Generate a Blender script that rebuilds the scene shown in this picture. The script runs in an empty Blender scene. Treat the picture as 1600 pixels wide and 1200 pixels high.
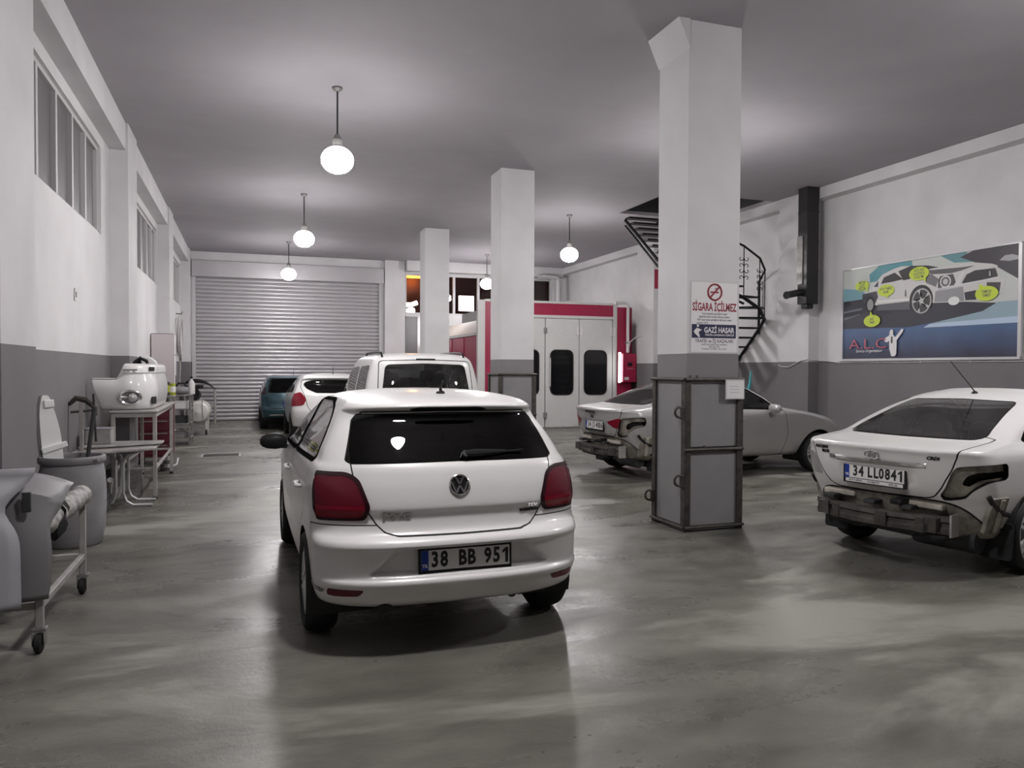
import bpy, bmesh, math, random
import numpy as np
from mathutils import Vector, Matrix
from mathutils.bvhtree import BVHTree

random.seed(7)
SC = bpy.context.scene
COL = SC.collection

# ------------------------------------------------------------------ camera, world, exposure
F_PX, CAM_H = 1190.0, 1.6
ROLL = math.radians(0.25)
YAW = math.atan2(800 - 388, F_PX)
PITCH = math.atan((600 - (574 + math.tan(ROLL) * 412)) / F_PX)
fw = Vector((math.sin(YAW) * math.cos(PITCH), math.cos(YAW) * math.cos(PITCH), -math.sin(PITCH)))
r0 = Vector((math.cos(YAW), -math.sin(YAW), 0))
u0 = r0.cross(fw)
rt = r0 * math.cos(ROLL) + u0 * math.sin(ROLL)
up = rt.cross(fw)
cd = bpy.data.cameras.new('camera')
cd.sensor_width = 36
cd.lens = F_PX / 1600 * 36
cd.clip_end = 100
cam = bpy.data.objects.new('camera', cd)
COL.objects.link(cam)
M = Matrix((rt, up, -fw)).transposed().to_4x4()
M.translation = Vector((0, 0, CAM_H))
cam.matrix_world = M
SC.camera = cam

world = bpy.data.worlds.new('night')
SC.world = world
world.use_nodes = True
world.node_tree.nodes['Background'].inputs[0].default_value = (0.012, 0.012, 0.018, 1)
world.node_tree.nodes['Background'].inputs[1].default_value = 1.0
SC.view_settings.view_transform = 'Standard'
SC.view_settings.look = 'None'
SC.view_settings.gamma = 1.0
SC.view_settings.use_curve_mapping = False
SC.view_settings.exposure = 0.25
GLOBE_POWER = 285.0
SC.cycles.max_bounces = 10
SC.cycles.diffuse_bounces = 6
SC.cycles.transparent_max_bounces = 16
SC.cycles.sample_clamp_indirect = 6.0
SC.cycles.caustics_reflective = False
SC.cycles.caustics_refractive = False
SC.cycles.use_denoising = True

# ------------------------------------------------------------------ helpers
def lin(r, g=None, b=None):
    if g is None: g = b = r
    f = lambda c: (c / 255 / 12.92) if c / 255 <= 0.04045 else ((c / 255 + 0.055) / 1.055) ** 2.4
    return (f(r), f(g), f(b), 1)

MATS = {}
def mat(name, col, rough=0.5, metal=0.0, var=0.0, scale=6.0, bump=0.0, bscale=40.0, coat=0.0, col2=None, emit=0.0, spec=0.5):
    """Principled material with optional noise-driven colour wear and fine relief."""
    m = bpy.data.materials.new(name); m.use_nodes = True
    nt = m.node_tree; b = nt.nodes['Principled BSDF']
    b.inputs['Base Color'].default_value = col
    b.inputs['Roughness'].default_value = rough
    b.inputs['Metallic'].default_value = metal
    b.inputs['Coat Weight'].default_value = coat
    b.inputs['Coat Roughness'].default_value = 0.08
    b.inputs['Specular IOR Level'].default_value = spec
    if emit:
        b.inputs['Emission Color'].default_value = col
        b.inputs['Emission Strength'].default_value = emit
    tc = nt.nodes.new('ShaderNodeTexCoord')
    if var or col2:
        n = nt.nodes.new('ShaderNodeTexNoise'); n.inputs['Scale'].default_value = scale
        n.inputs['Detail'].default_value = 6; n.inputs['Roughness'].default_value = 0.6
        nt.links.new(tc.outputs['Object'], n.inputs['Vector'])
        r = nt.nodes.new('ShaderNodeValToRGB')
        r.color_ramp.elements[0].position = 0.35; r.color_ramp.elements[1].position = 0.68
        c2 = col2 or tuple(c * (1 - var) for c in col[:3]) + (1,)
        r.color_ramp.elements[0].color = c2; r.color_ramp.elements[1].color = col
        nt.links.new(n.outputs['Fac'], r.inputs['Fac'])
        nt.links.new(r.outputs['Color'], b.inputs['Base Color'])
    if bump:
        n2 = nt.nodes.new('ShaderNodeTexNoise'); n2.inputs['Scale'].default_value = bscale
        n2.inputs['Detail'].default_value = 5
        nt.links.new(tc.outputs['Object'], n2.inputs['Vector'])
        bp = nt.nodes.new('ShaderNodeBump'); bp.inputs['Strength'].default_value = bump
        bp.inputs['Distance'].default_value = 0.01
        nt.links.new(n2.outputs['Fac'], bp.inputs['Height'])
        nt.links.new(bp.outputs['Normal'], b.inputs['Normal'])
    MATS[name] = m
    return m

def glass_mat(name, tint, rough=0.02, ior=1.5, base=0.0, dust=0.0):
    """Thin window glass: tinted see-through plus a Fresnel reflection, with an optional film of dust."""
    m = bpy.data.materials.new(name); m.use_nodes = True
    nt = m.node_tree; nt.nodes.remove(nt.nodes['Principled BSDF'])
    out = nt.nodes['Material Output']
    t = nt.nodes.new('ShaderNodeBsdfTransparent'); t.inputs[0].default_value = tint
    g = nt.nodes.new('ShaderNodeBsdfGlossy'); g.inputs['Roughness'].default_value = rough
    g.inputs['Color'].default_value = (1, 1, 1, 1)
    fr = nt.nodes.new('ShaderNodeFresnel'); fr.inputs['IOR'].default_value = ior
    mx = nt.nodes.new('ShaderNodeMixShader')
    nt.links.new(fr.outputs[0], mx.inputs[0])
    src = t.outputs[0]
    if dust:
        d = nt.nodes.new('ShaderNodeBsdfDiffuse'); d.inputs[0].default_value = (0.45, 0.44, 0.43, 1)
        n = nt.nodes.new('ShaderNodeTexNoise'); n.inputs['Scale'].default_value = 3.5; n.inputs['Detail'].default_value = 6
        tc = nt.nodes.new('ShaderNodeTexCoord'); nt.links.new(tc.outputs['Object'], n.inputs['Vector'])
        mr = nt.nodes.new('ShaderNodeMapRange'); mr.inputs[1].default_value = 0.3; mr.inputs[2].default_value = 0.75
        mr.inputs[3].default_value = dust * 0.25; mr.inputs[4].default_value = dust
        nt.links.new(n.outputs['Fac'], mr.inputs[0])
        m2 = nt.nodes.new('ShaderNodeMixShader')
        nt.links.new(mr.outputs[0], m2.inputs[0]); nt.links.new(t.outputs[0], m2.inputs[1]); nt.links.new(d.outputs[0], m2.inputs[2])
        src = m2.outputs[0]
    nt.links.new(src, mx.inputs[1]); nt.links.new(g.outputs[0], mx.inputs[2])
    nt.links.new(mx.outputs[0], out.inputs['Surface'])
    MATS[name] = m
    return m

class MB:
    """Collects simple shapes into one vertex / face list."""
    def __init__(s): s.v = []; s.f = []
    def add(s, V, F, m=None):
        o = len(s.v)
        s.v += [tuple(m @ Vector(p)) if m else tuple(p) for p in V]
        s.f += [tuple(i + o for i in f) for f in F]
        return s
    def box(s, x0, x1, y0, y1, z0, z1, m=None):
        V = [(x, y, z) for z in (z0, z1) for y in (y0, y1) for x in (x0, x1)]
        return s.add(V, [(0, 2, 3, 1), (4, 5, 7, 6), (0, 1, 5, 4), (2, 6, 7, 3), (0, 4, 6, 2), (1, 3, 7, 5)], m)
    def bar(s, p, q, w, h=None, upv=(0, 0, 1)):
        """rectangular bar from p to q"""
        h = h or w; p = Vector(p); q = Vector(q); d = q - p; L = d.length; d.normalize()
        u = Vector(upv)
        if abs(d.dot(u)) > 0.99: u = Vector((0, 1, 0))
        x = d.cross(u).normalized(); z = x.cross(d)
        m = Matrix((x, d, z)).transposed().to_4x4(); m.translation = p
        return s.box(-w / 2, w / 2, 0, L, -h / 2, h / 2, m)
    def tube(s, pts, r, n=10, cap=True, closed=False):
        pts = [Vector(p) for p in pts]; k = len(pts)
        rs = r if isinstance(r, (list, tuple)) else [r] * k
        base = len(s.v); prev = None
        for i, p in enumerate(pts):
            a = pts[(i - 1) % k] if (i or closed) else p
            b = pts[(i + 1) % k] if (i < k - 1 or closed) else p
            t = (b - a).normalized()
            if prev is None:
                u = Vector((0, 0, 1)) if abs(t.z) < 0.95 else Vector((1, 0, 0))
                prev = (u - t * u.dot(t)).normalized()
            else:
                prev = (prev - t * prev.dot(t)).normalized()
            w = t.cross(prev)
            for j in range(n):
                a_ = 2 * math.pi * j / n
                s.v.append(tuple(p + (prev * math.cos(a_) + w * math.sin(a_)) * rs[i]))
        for i in range(k if closed else k - 1):
            i2 = (i + 1) % k
            for j in range(n):
                j2 = (j + 1) % n
                s.f.append((base + i * n + j, base + i * n + j2, base + i2 * n + j2, base + i2 * n + j))
        if cap and not closed:
            s.f.append(tuple(base + j for j in range(n))[::-1])
            s.f.append(tuple(base + (k - 1) * n + j for j in range(n)))
        return s
    def lathe(s, prof, n=24, m=None, close=True):
        """profile of (r, z) round the Z axis"""
        V = []; F = []
        for r, z in prof:
            for j in range(n):
                a = 2 * math.pi * j / n
                V.append((r * math.cos(a), r * math.sin(a), z))
        for i in range(len(prof) - 1):
            for j in range(n):
                j2 = (j + 1) % n
                F.append((i * n + j, i * n + j2, (i + 1) * n + j2, (i + 1) * n + j))
        if close:
            if prof[0][0] > 1e-4: F.append(tuple(range(n))[::-1])
            if prof[-1][0] > 1e-4: F.append(tuple((len(prof) - 1) * n + j for j in range(n)))
        return s.add(V, F, m)
    def prism(s, poly, t0, t1, m=None):
        """polygon in local XY extruded along Z from t0 to t1"""
        n = len(poly)
        V = [(x, y, t0) for x, y in poly] + [(x, y, t1) for x, y in poly]
        F = [tuple(range(n))[::-1], tuple(range(n, 2 * n))]
        F += [(i, (i + 1) % n, n + (i + 1) % n, n + i) for i in range(n)]
        return s.add(V, F, m)
    def grid(s, rows, closed=False):
        """rows of equal length points"""
        b = len(s.v); n = len(rows[0])
        for r in rows: s.v += [tuple(p) for p in r]
        for i in range(len(rows) - 1):
            for j in range(n if closed else n - 1):
                j2 = (j + 1) % n
                s.f.append((b + i * n + j, b + i * n + j2, b + (i + 1) * n + j2, b + (i + 1) * n + j))
        return s

def link(name, me, parent=None, m=None):
    o = bpy.data.objects.new(name, me); COL.objects.link(o)
    if parent: o.parent = parent
    if m is not None: o.matrix_local = m
    return o

def mesh(name, V, F, material, smooth=30, fix=True):
    me = bpy.data.meshes.new(name)
    me.from_pydata([tuple(v) for v in V], [], [tuple(f) for f in F])
    if fix:
        bm = bmesh.new(); bm.from_mesh(me)
        bmesh.ops.recalc_face_normals(bm, faces=bm.faces[:])
        bm.to_mesh(me); bm.free()
    if material: me.materials.append(material)
    if smooth:
        me.shade_smooth()
        me.set_sharp_from_angle(angle=math.radians(smooth))
    me.update()
    return me

def part(name, mb, material, parent=None, bevel=0, smooth=30, label=None, m=None, fix=True):
    if isinstance(material, str): material = MATS[material]
    o = link(name, mesh(name, mb.v, mb.f, material, smooth, fix), parent, m)
    if bevel:
        b = o.modifiers.new('bevel', 'BEVEL'); b.width = bevel; b.segments = 2
        b.limit_method = 'ANGLE'; b.angle_limit = math.radians(40)
    if label: o['label'] = label
    return o

def tag(o, label, cat, group=None):
    o['label'] = label; o['category'] = cat
    if group: o['group'] = group
    return o

def thing(name, label, cat, loc=(0, 0, 0), rz=0.0, group=None, m=None):
    o = bpy.data.objects.new(name, None); COL.objects.link(o)
    o.empty_display_size = 0.2
    if m is not None: o.matrix_world = m
    else: o.location = loc; o.rotation_euler = (0, 0, rz)
    return tag(o, label, cat, group)

def struct(name, mb, material, parent=None, **k):
    o = part(name, mb, material, parent, **k)
    if parent is None: o['kind'] = 'structure'
    return o

def face_matrix(loc, xdir, ydir):
    x = Vector(xdir); y = Vector(ydir); z = x.cross(y)
    m = Matrix((x, y, z)).transposed().to_4x4(); m.translation = Vector(loc)
    return m

def text_mb(txt, size, align='CENTER', bold=0.0, shear=0.0, xscale=1.0, extrude=0.0, spacing=1.0):
    cu = bpy.data.curves.new('lettering', 'FONT')
    cu.body = txt; cu.size = size; cu.align_x = align; cu.align_y = 'CENTER'
    cu.offset = bold; cu.shear = shear; cu.extrude = extrude; cu.resolution_u = 2; cu.space_character = spacing
    o = bpy.data.objects.new('lettering', cu); COL.objects.link(o)
    dg = bpy.context.evaluated_depsgraph_get()
    me = o.evaluated_get(dg).to_mesh()
    mb = MB()
    mb.v = [(v.co.x * xscale, v.co.y, v.co.z) for v in me.vertices]
    mb.f = [tuple(p.vertices) for p in me.polygons]
    o.evaluated_get(dg).to_mesh_clear()
    bpy.data.objects.remove(o); bpy.data.curves.remove(cu)
    return mb

def flat(poly, z): 
    mb = MB(); mb.v = [(x, y, z) for x, y in poly]; mb.f = [tuple(range(len(poly)))]
    return mb

def ell(cx, cy, rx, ry, n=28):
    return [(cx + rx * math.cos(2 * math.pi * i / n), cy + ry * math.sin(2 * math.pi * i / n)) for i in range(n)]

def shift(mb, dx=0, dy=0, dz=0):
    mb.v = [(x + dx, y + dy, z + dz) for x, y, z in mb.v]
    return mb

# ------------------------------------------------------------------ materials
def two_tone(name, upper, lower, zline=1.755, rough=0.75):
    m = mat(name, upper, rough, bump=0.12, bscale=14)
    nt = m.node_tree; b = nt.nodes['Principled BSDF']
    g = nt.nodes.new('ShaderNodeNewGeometry'); sp = nt.nodes.new('ShaderNodeSeparateXYZ')
    nt.links.new(g.outputs['Position'], sp.inputs[0])
    gt = nt.nodes.new('ShaderNodeMath'); gt.operation = 'GREATER_THAN'; gt.inputs[1].default_value = zline
    nt.links.new(sp.outputs['Z'], gt.inputs[0])
    n = nt.nodes.new('ShaderNodeTexNoise'); n.inputs['Scale'].default_value = 1.3; n.inputs['Detail'].default_value = 7
    nt.links.new(g.outputs['Position'], n.inputs['Vector'])
    def shade(c):
        r = nt.nodes.new('ShaderNodeValToRGB')
        r.color_ramp.elements[0].position = 0.3; r.color_ramp.elements[1].position = 0.7
        r.color_ramp.elements[0].color = tuple(x * 0.86 for x in c[:3]) + (1,); r.color_ramp.elements[1].color = c
        nt.links.new(n.outputs['Fac'], r.inputs['Fac']); return r
    a, c = shade(lower), shade(upper)
    mx = nt.nodes.new('ShaderNodeMix'); mx.data_type = 'RGBA'
    nt.links.new(gt.outputs[0], mx.inputs['Factor'])
    nt.links.new(a.outputs[0], mx.inputs['A']); nt.links.new(c.outputs[0], mx.inputs['B'])
    nt.links.new(mx.outputs['Result'], b.inputs['Base Color'])
    return m
WALLM = two_tone('wall_paint', (0.64, 0.625, 0.635, 1), (0.165, 0.156, 0.163, 1))
COLM = two_tone('column_paint', (0.64, 0.625, 0.635, 1), (0.215, 0.205, 0.211, 1))
CEILM = mat('ceiling_paint', (0.37, 0.348, 0.37, 1), 0.85, var=0.10, scale=0.7, bump=0.08, bscale=10)

def floor_mat():
    m = bpy.data.materials.new('wet_concrete'); m.use_nodes = True
    nt = m.node_tree; b = nt.nodes['Principled BSDF']; N = nt.nodes.new; L = nt.links.new
    g = N('ShaderNodeNewGeometry')
    def noise(scale, detail=6, rough=0.6, vec=None, dist=0.0):
        n = N('ShaderNodeTexNoise'); n.inputs['Scale'].default_value = scale
        n.inputs['Detail'].default_value = detail; n.inputs['Roughness'].default_value = rough
        n.inputs['Distortion'].default_value = dist
        L(vec or g.outputs['Position'], n.inputs['Vector']); return n
    mp = N('ShaderNodeMapping'); mp.inputs['Scale'].default_value = (0.7, 1.5, 1); L(g.outputs['Position'], mp.inputs[0])
    big = noise(0.55, 7, 0.62, mp.outputs[0], 0.6)
    mid = noise(2.2, 6, 0.6, mp.outputs[0], 0.3)
    fine = noise(28, 4, 0.6)
    grit = noise(160, 3, 0.6)
    cr = N('ShaderNodeValToRGB'); L(mid.outputs['Fac'], cr.inputs[0])
    e = cr.color_ramp.elements
    e[0].position = 0.3; e[0].color = (0.080, 0.078, 0.065, 1); e[1].position = 0.72; e[1].color = (0.178, 0.173, 0.148, 1)
    # dry, pale worn patches
    pt = N('ShaderNodeValToRGB'); L(big.outputs['Fac'], pt.inputs[0])
    pt.color_ramp.elements[0].position = 0.53; pt.color_ramp.elements[1].position = 0.62
    mx = N('ShaderNodeMix'); mx.data_type = 'RGBA'
    L(pt.outputs[0], mx.inputs['Factor']); L(cr.outputs[0], mx.inputs['A']); mx.inputs['B'].default_value = (0.25, 0.243, 0.213, 1)
    L(mx.outputs['Result'], b.inputs['Base Color'])
    # wet film: low roughness where the big noise is low
    rr = N('ShaderNodeValToRGB'); L(big.outputs['Fac'], rr.inputs[0])
    e = rr.color_ramp.elements
    e[0].position = 0.38; e[0].color = (0.13,) * 3 + (1,); e[1].position = 0.60; e[1].color = (0.44,) * 3 + (1,)
    ad = N('ShaderNodeMath'); ad.operation = 'MULTIPLY_ADD'; L(fine.outputs['Fac'], ad.inputs[0]); ad.inputs[1].default_value = 0.14
    L(rr.outputs[0], ad.inputs[2]); L(ad.outputs[0], b.inputs['Roughness'])
    b.inputs['Specular IOR Level'].default_value = 0.5
    hs = N('ShaderNodeMath'); hs.operation = 'MULTIPLY_ADD'; L(grit.outputs['Fac'], hs.inputs[0]); hs.inputs[1].default_value = 0.5; L(fine.outputs['Fac'], hs.inputs[2])
    hb = N('ShaderNodeMath'); hb.operation = 'MULTIPLY_ADD'; L(mid.outputs['Fac'], hb.inputs[0]); hb.inputs[1].default_value = 0.9; L(hs.outputs[0], hb.inputs[2])
    bp = N('ShaderNodeBump'); bp.inputs['Strength'].default_value = 0.17; bp.inputs['Distance'].default_value = 0.012
    L(hb.outputs[0], bp.inputs['Height']); L(bp.outputs[0], b.inputs['Normal'])
    MATS['wet_concrete'] = m
    return m
FLOORM = floor_mat()

mat('white_paint', (0.72, 0.71, 0.70, 1), 0.32, coat=0.6, var=0.05, scale=3)
mat('silver_paint', (0.46, 0.455, 0.45, 1), 0.30, metal=0.35, coat=0.6, var=0.05, scale=3)
mat('blue_paint', (0.022, 0.066, 0.086, 1), 0.3, metal=0.3, coat=0.6)
mat('primer', (0.36, 0.335, 0.285, 1), 0.45, scale=7, col2=(0.11, 0.095, 0.08, 1))
mat('pale_primer', (0.50, 0.47, 0.41, 1), 0.4, scale=8, col2=(0.26, 0.24, 0.20, 1))
mat('trolley_red', (0.10, 0.010, 0.022, 1), .45, var=.2)
mat('bare_steel', (0.13, 0.12, 0.11, 1), 0.5, metal=0.4, var=0.5, scale=8)
mat('black_plastic', (0.014, 0.014, 0.015, 1), 0.45, spec=.22)
mat('trim_black', (0.008, 0.008, 0.008, 1), 0.9, spec=0.0)
mat('seam', (0.012, 0.012, 0.012, 1), 0.7)
mat('rubber', (0.013, 0.013, 0.014, 1), 0.75, bump=0.1, bscale=60)
mat('alloy', (0.58, 0.58, 0.59, 1), 0.32, metal=0.45)
mat('chrome', (0.75, 0.75, 0.76, 1), 0.12, metal=1.0)
mat('dark_trim', (0.03, 0.03, 0.032, 1), 0.7)
mat('cloth_seat', (0.045, 0.045, 0.05, 1), 0.9, var=0.3, scale=20)
mat('red_lens', (0.11, 0.003, 0.012, 1), 0.25, coat=0.25, spec=.25)
mat('red_lens_bright', (0.19, 0.004, 0.016, 1), 0.22, coat=0.3, spec=.3)
mat('lens_rim', (0.022, 0.002, 0.005, 1), 0.25, coat=.2, spec=.3)
mat('scuff', (0.42, 0.40, 0.39, 1), .6, scale=16, col2=(0.05, 0.045, 0.045, 1))
mat('clear_lens', (0.5, 0.5, 0.5, 1), 0.15, metal=0.4)
mat('plate_white', (0.72, 0.71, 0.69, 1), 0.4)
mat('plate_blue', (0.01, 0.04, 0.30, 1), 0.4)
mat('ink_black', (0.01, 0.01, 0.012, 1), 0.5)
glass_mat('clear_glass', (0.78, 0.80, 0.79, 1), 0.02, 1.45, dust=0.06)
glass_mat('tinted_glass', (0.012, 0.013, 0.014, 1), 0.015, 1.42)
glass_mat('side_glass', (0.30, 0.31, 0.31, 1), 0.02, 1.5, dust=0.30)
glass_mat('car_glass', (0.56, 0.58, 0.57, 1), 0.02, 1.5, dust=0.10)
mat('black_steel', (0.012, 0.012, 0.013, 1), 0.5, var=0.3, scale=20, spec=.2)
mat('duct_metal', (0.035, 0.034, 0.036, 1), 0.35, metal=0.5)
mat('angle_iron', (0.085, 0.078, 0.07, 1), 0.55, metal=0.5, var=0.5, scale=14)
mat('sheet_grey', (0.23, 0.224, 0.232, 1), 0.5, var=0.12, scale=3)
mat('booth_white', (0.58, 0.575, 0.56, 1), 0.45, var=0.05)
mat('booth_red', (0.33, 0.012, 0.055, 1), 0.42, var=0.12, scale=2)
mat('dark_glass', (0.006, 0.006, 0.007, 1), 0.08)
mat('white_plastic', (0.66, 0.64, 0.64, 1), 0.45)
mat('paper', (0.70, 0.68, 0.69, 1), 0.6)
mat('shutter_grey', (0.46, 0.44, 0.46, 1), 0.36, metal=0.25, var=0.06, scale=2)
mat('old_pane', (0.17, 0.164, 0.17, 1), 0.3, var=0.15, scale=1.5)
mat('frame_white', (0.52, 0.505, 0.515, 1), 0.5)
mat('galv', (0.30, 0.29, 0.28, 1), 0.45, metal=0.4, var=0.35, scale=12)
mat('pale_galv', (0.45, 0.43, 0.41, 1), 0.5, metal=0.2, var=0.25, scale=9)
def globe_mat():
    # opal globe: glow dimmed on the upper half, shaped to soften ceiling hot spots
    m = mat('lit_globe', (1.0, 0.97, 0.97, 1), 0.4, emit=GLOBE_POWER)
    nt = m.node_tree; tc = nt.nodes.new('ShaderNodeTexCoord'); sp = nt.nodes.new('ShaderNodeSeparateXYZ')
    nt.links.new(tc.outputs['Object'], sp.inputs[0])
    mr = nt.nodes.new('ShaderNodeMapRange'); mr.inputs[1].default_value = -0.80; mr.inputs[2].default_value = -1.03
    mr.inputs[3].default_value = GLOBE_POWER * 0.06; mr.inputs[4].default_value = GLOBE_POWER
    nt.links.new(sp.outputs['Z'], mr.inputs[0]); nt.links.new(mr.outputs[0], nt.nodes['Principled BSDF'].inputs['Emission Strength'])
globe_mat()
mat('lit_tube', (1.0, 0.97, 0.95, 1), 0.4, emit=9.0)
mat('orange_glow', (1.0, 0.42, 0.06, 1), 0.4, emit=5.0)
# ------------------------------------------------------------------ room
CEIL = 5.0
PIL = [(0.0, 0.9), (6.0, 6.9), (11.87, 12.75), (17.75, 18.65)]
XL, XLP, XR, XRP = -1.82, -1.58, 10.32, 10.08
YB, YN = 24.2, -6.0

struct('floor', MB().box(-2.4, 11.2, YN - 0.3, 27.5, -0.3, 0), FLOORM, smooth=0)
HX0, HX1, HY0, HY1 = 7.66, 10.05, 12.9, 15.02
c = MB()
c.box(-2.4, HX0, YN - 0.3, YB + 0.3, CEIL, CEIL + 0.07).box(HX1, 11.2, YN - 0.3, YB + 0.3, CEIL, CEIL + 0.07)
c.box(HX0, HX1, YN - 0.3, HY0, CEIL, CEIL + 0.07).box(HX0, HX1, HY1, YB + 0.3, CEIL, CEIL + 0.07)
struct('ceiling', c, CEILM, smooth=0)
# upper floor seen through the stair opening
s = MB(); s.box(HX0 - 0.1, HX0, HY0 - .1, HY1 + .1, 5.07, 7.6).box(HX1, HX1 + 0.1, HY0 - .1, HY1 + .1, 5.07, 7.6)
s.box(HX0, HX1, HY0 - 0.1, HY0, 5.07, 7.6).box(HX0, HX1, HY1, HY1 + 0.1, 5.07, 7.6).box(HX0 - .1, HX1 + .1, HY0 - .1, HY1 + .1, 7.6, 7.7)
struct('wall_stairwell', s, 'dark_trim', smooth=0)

# left wall, recessed bays with high windows
WZ0, WZ1 = 3.33, 4.47
WIN = [(7.45, 11.24, [8.2, 8.97, 9.73, 10.45]), (13.92, 17.72, [14.65, 15.48, 16.35, 17.1]), (19.9, 23.55, [20.7, 21.4, 22.1, 22.85])]
w = MB(); y = YN
for a, b, _ in WIN:
    w.box(-2.4, XL, y, a, 0, CEIL); w.box(-2.4, XL, a, b, 0, WZ0); w.box(-2.4, XL, a, b, WZ1, CEIL); y = b
w.box(-2.4, XL, y, YB, 0, CEIL)
struct('wall_left', w, WALLM, smooth=0)
for a, b in PIL + [(23.62, 24.2)]:
    struct('pillar', MB().box(XL, XLP, a, b, 0, CEIL), WALLM, smooth=0)
ys = [YN] + [q for p in PIL for q in p] + [23.62]
for i in range(0, len(ys), 2):
    struct('beam', MB().box(XL, XLP - 0.03, ys[i], ys[i + 1], 4.62, CEIL), WALLM, smooth=0)
for k, (a, b, mul) in enumerate(WIN):
    f = MB(); x0, x1 = -1.93, -1.86
    f.box(x0, x1, a, b, WZ0, WZ0 + 0.05).box(x0, x1, a, b, WZ1 - 0.05, WZ1)
    f.box(x0, x1, a, a + 0.05, WZ0 + .05, WZ1 - .05).box(x0, x1, b - 0.05, b, WZ0 + .05, WZ1 - .05)
    wo = struct('window_%d' % (k + 1), f, 'frame_white', smooth=0)
    ed = [a + 0.05] + mul + [b - 0.05]
    for q in mul:
        part('mullion', MB().box(x0, x1 + .005, q - 0.035, q + 0.035, WZ0 + .05, WZ1 - .05), 'frame_white', wo, smooth=0)
    for i in range(len(ed) - 1):
        part('pane', MB().box(-1.915, -1.905, ed[i] + (0.035 if i else 0), ed[i + 1] - (0.035 if i < len(ed) - 2 else 0), WZ0 + .05, WZ1 - .05), 'old_pane', wo, smooth=0)

# right wall
struct('wall_right', MB().box(XR, 11.2, YN, YB, 0, CEIL), WALLM, smooth=0)
for a, b in PIL:
    struct('pillar', MB().box(XRP, XR, a, b, 0, CEIL), WALLM, smooth=0)
ys = [YN] + [q for p in PIL for q in p] + [YB]
for i in range(0, len(ys), 2):
    struct('beam', MB().box(XRP, XR, ys[i], ys[i + 1], 4.80, CEIL), WALLM, smooth=0)
struct('wall_near', MB().box(-2.4, 11.2, YN - 0.3, YN, 0, CEIL), WALLM, smooth=0)

# back wall: shutter opening on the left, high windows on the right
b = MB()
b.box(-2.4, -1.56, YB, YB + .3, 0, CEIL).box(-1.56, 4.06, YB, YB + .3, 4.74, CEIL)
b.box(4.06, 4.74, YB, YB + .3, 0, CEIL)
b.box(4.74, 9.8, YB, YB + .3, 0, 3.32).box(4.74, 9.8, YB, YB + .3, 4.66, CEIL).box(9.8, 11.2, YB, YB + .3, 0, CEIL)
struct('wall_back', b, WALLM, smooth=0)
struct('pillar', MB().box(4.08, 4.72, YB - .12, YB, 0, CEIL), WALLM, smooth=0)
struct('beam', MB().box(4.74, XRP, YB - .35, YB, 4.68, CEIL), WALLM, smooth=0)
f = MB(); y0, y1 = YB + .05, YB + .12
f.box(4.74, 9.8, y0, y1, 3.32, 3.39).box(4.74, 9.8, y0, y1, 4.58, 4.66).box(4.74, 4.8, y0, y1, 3.39, 4.58).box(9.74, 9.8, y0, y1, 3.39, 4.58)
wo = struct('window_4', f, 'frame_white', smooth=0)
ed = [4.8, 5.4, 6.37, 7.2, 8.1, 8.95, 9.74]
for q in ed[1:-1]: part('mullion', MB().box(q - .04, q + .04, y0 - .02, y1, 3.39, 4.58), 'frame_white', wo, smooth=0)
glass_mat('street_glass', (0.8, 0.78, 0.78, 1), 0.02, 1.4)
for i in range(6): part('pane', MB().box(ed[i] + (.04 if i else 0), ed[i + 1] - (.04 if i < 5 else 0), y0 + .03, y0 + .036, 3.39, 4.58), 'street_glass', wo, smooth=0)
# neighbouring hall beyond the high windows
mat('brick_red', (0.10, 0.028, 0.026, 1), 0.8, var=0.4, scale=2)
s = MB().box(4.3, 11.2, 26.6, 26.8, 0, 6).box(4.3, 11.2, YB + .3, 26.8, 5.6, 5.8).box(4.1, 4.3, YB + .3, 26.8, 0, 6).box(11.0, 11.2, YB + .3, 26.6, 0, 6)
struct('wall_outside', s, 'brick_red', smooth=0)

f = MB().box(4.76, 5.22, YB - .03, YB, 3.25, 3.30).box(5.14, 5.22, YB - .03, YB, 1.3, 3.25).box(4.76, 5.14, YB - .03, YB, 1.3, 1.35)
wo = struct('window_5', f, 'frame_white', smooth=0)
part('pane', MB().box(4.76, 5.14, YB - .02, YB - .012, 1.35, 3.25), 'old_pane', wo, smooth=0)

# roller shutter
SH0, SH1 = -1.49, 3.95
bx = MB().box(-1.56, 4.05, YB - .12, YB + .28, 4.26, 4.735)
door = struct('door_1', bx, 'shutter_grey', bevel=0.01)
part('guide_rail', MB().box(-1.56, SH0 + .03, YB - .02, YB + .1, 0, 4.26), 'frame_white', door, smooth=0)
part('guide_rail', MB().box(SH1 - .03, 4.05, YB - .02, YB + .1, 0, 4.26), 'frame_white', door, smooth=0)
pitch = 0.118; n = int(4.26 / pitch)
prof = []
for i in range(9):
    t = i / 8
    prof.append((YB + .07 - 0.026 * math.sin(math.pi * t) ** 0.6, 0.012 + t * (pitch - 0.018)))
rows = [[(SH0, py, pz) for py, pz in prof], [(SH1, py, pz) for py, pz in prof]]
g = MB().grid([[(SH0, YB + .08, 0)] + rows[0] + [(SH0, YB + .08, pitch)], [(SH1, YB + .08, 0)] + rows[1] + [(SH1, YB + .08, pitch)]])
sm = mesh('slat', g.v, g.f, MATS['shutter_grey'], 40)
for i in range(n + 1):
    o = link('slat', sm, door); o.location = (0, 0, i * pitch)

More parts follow.
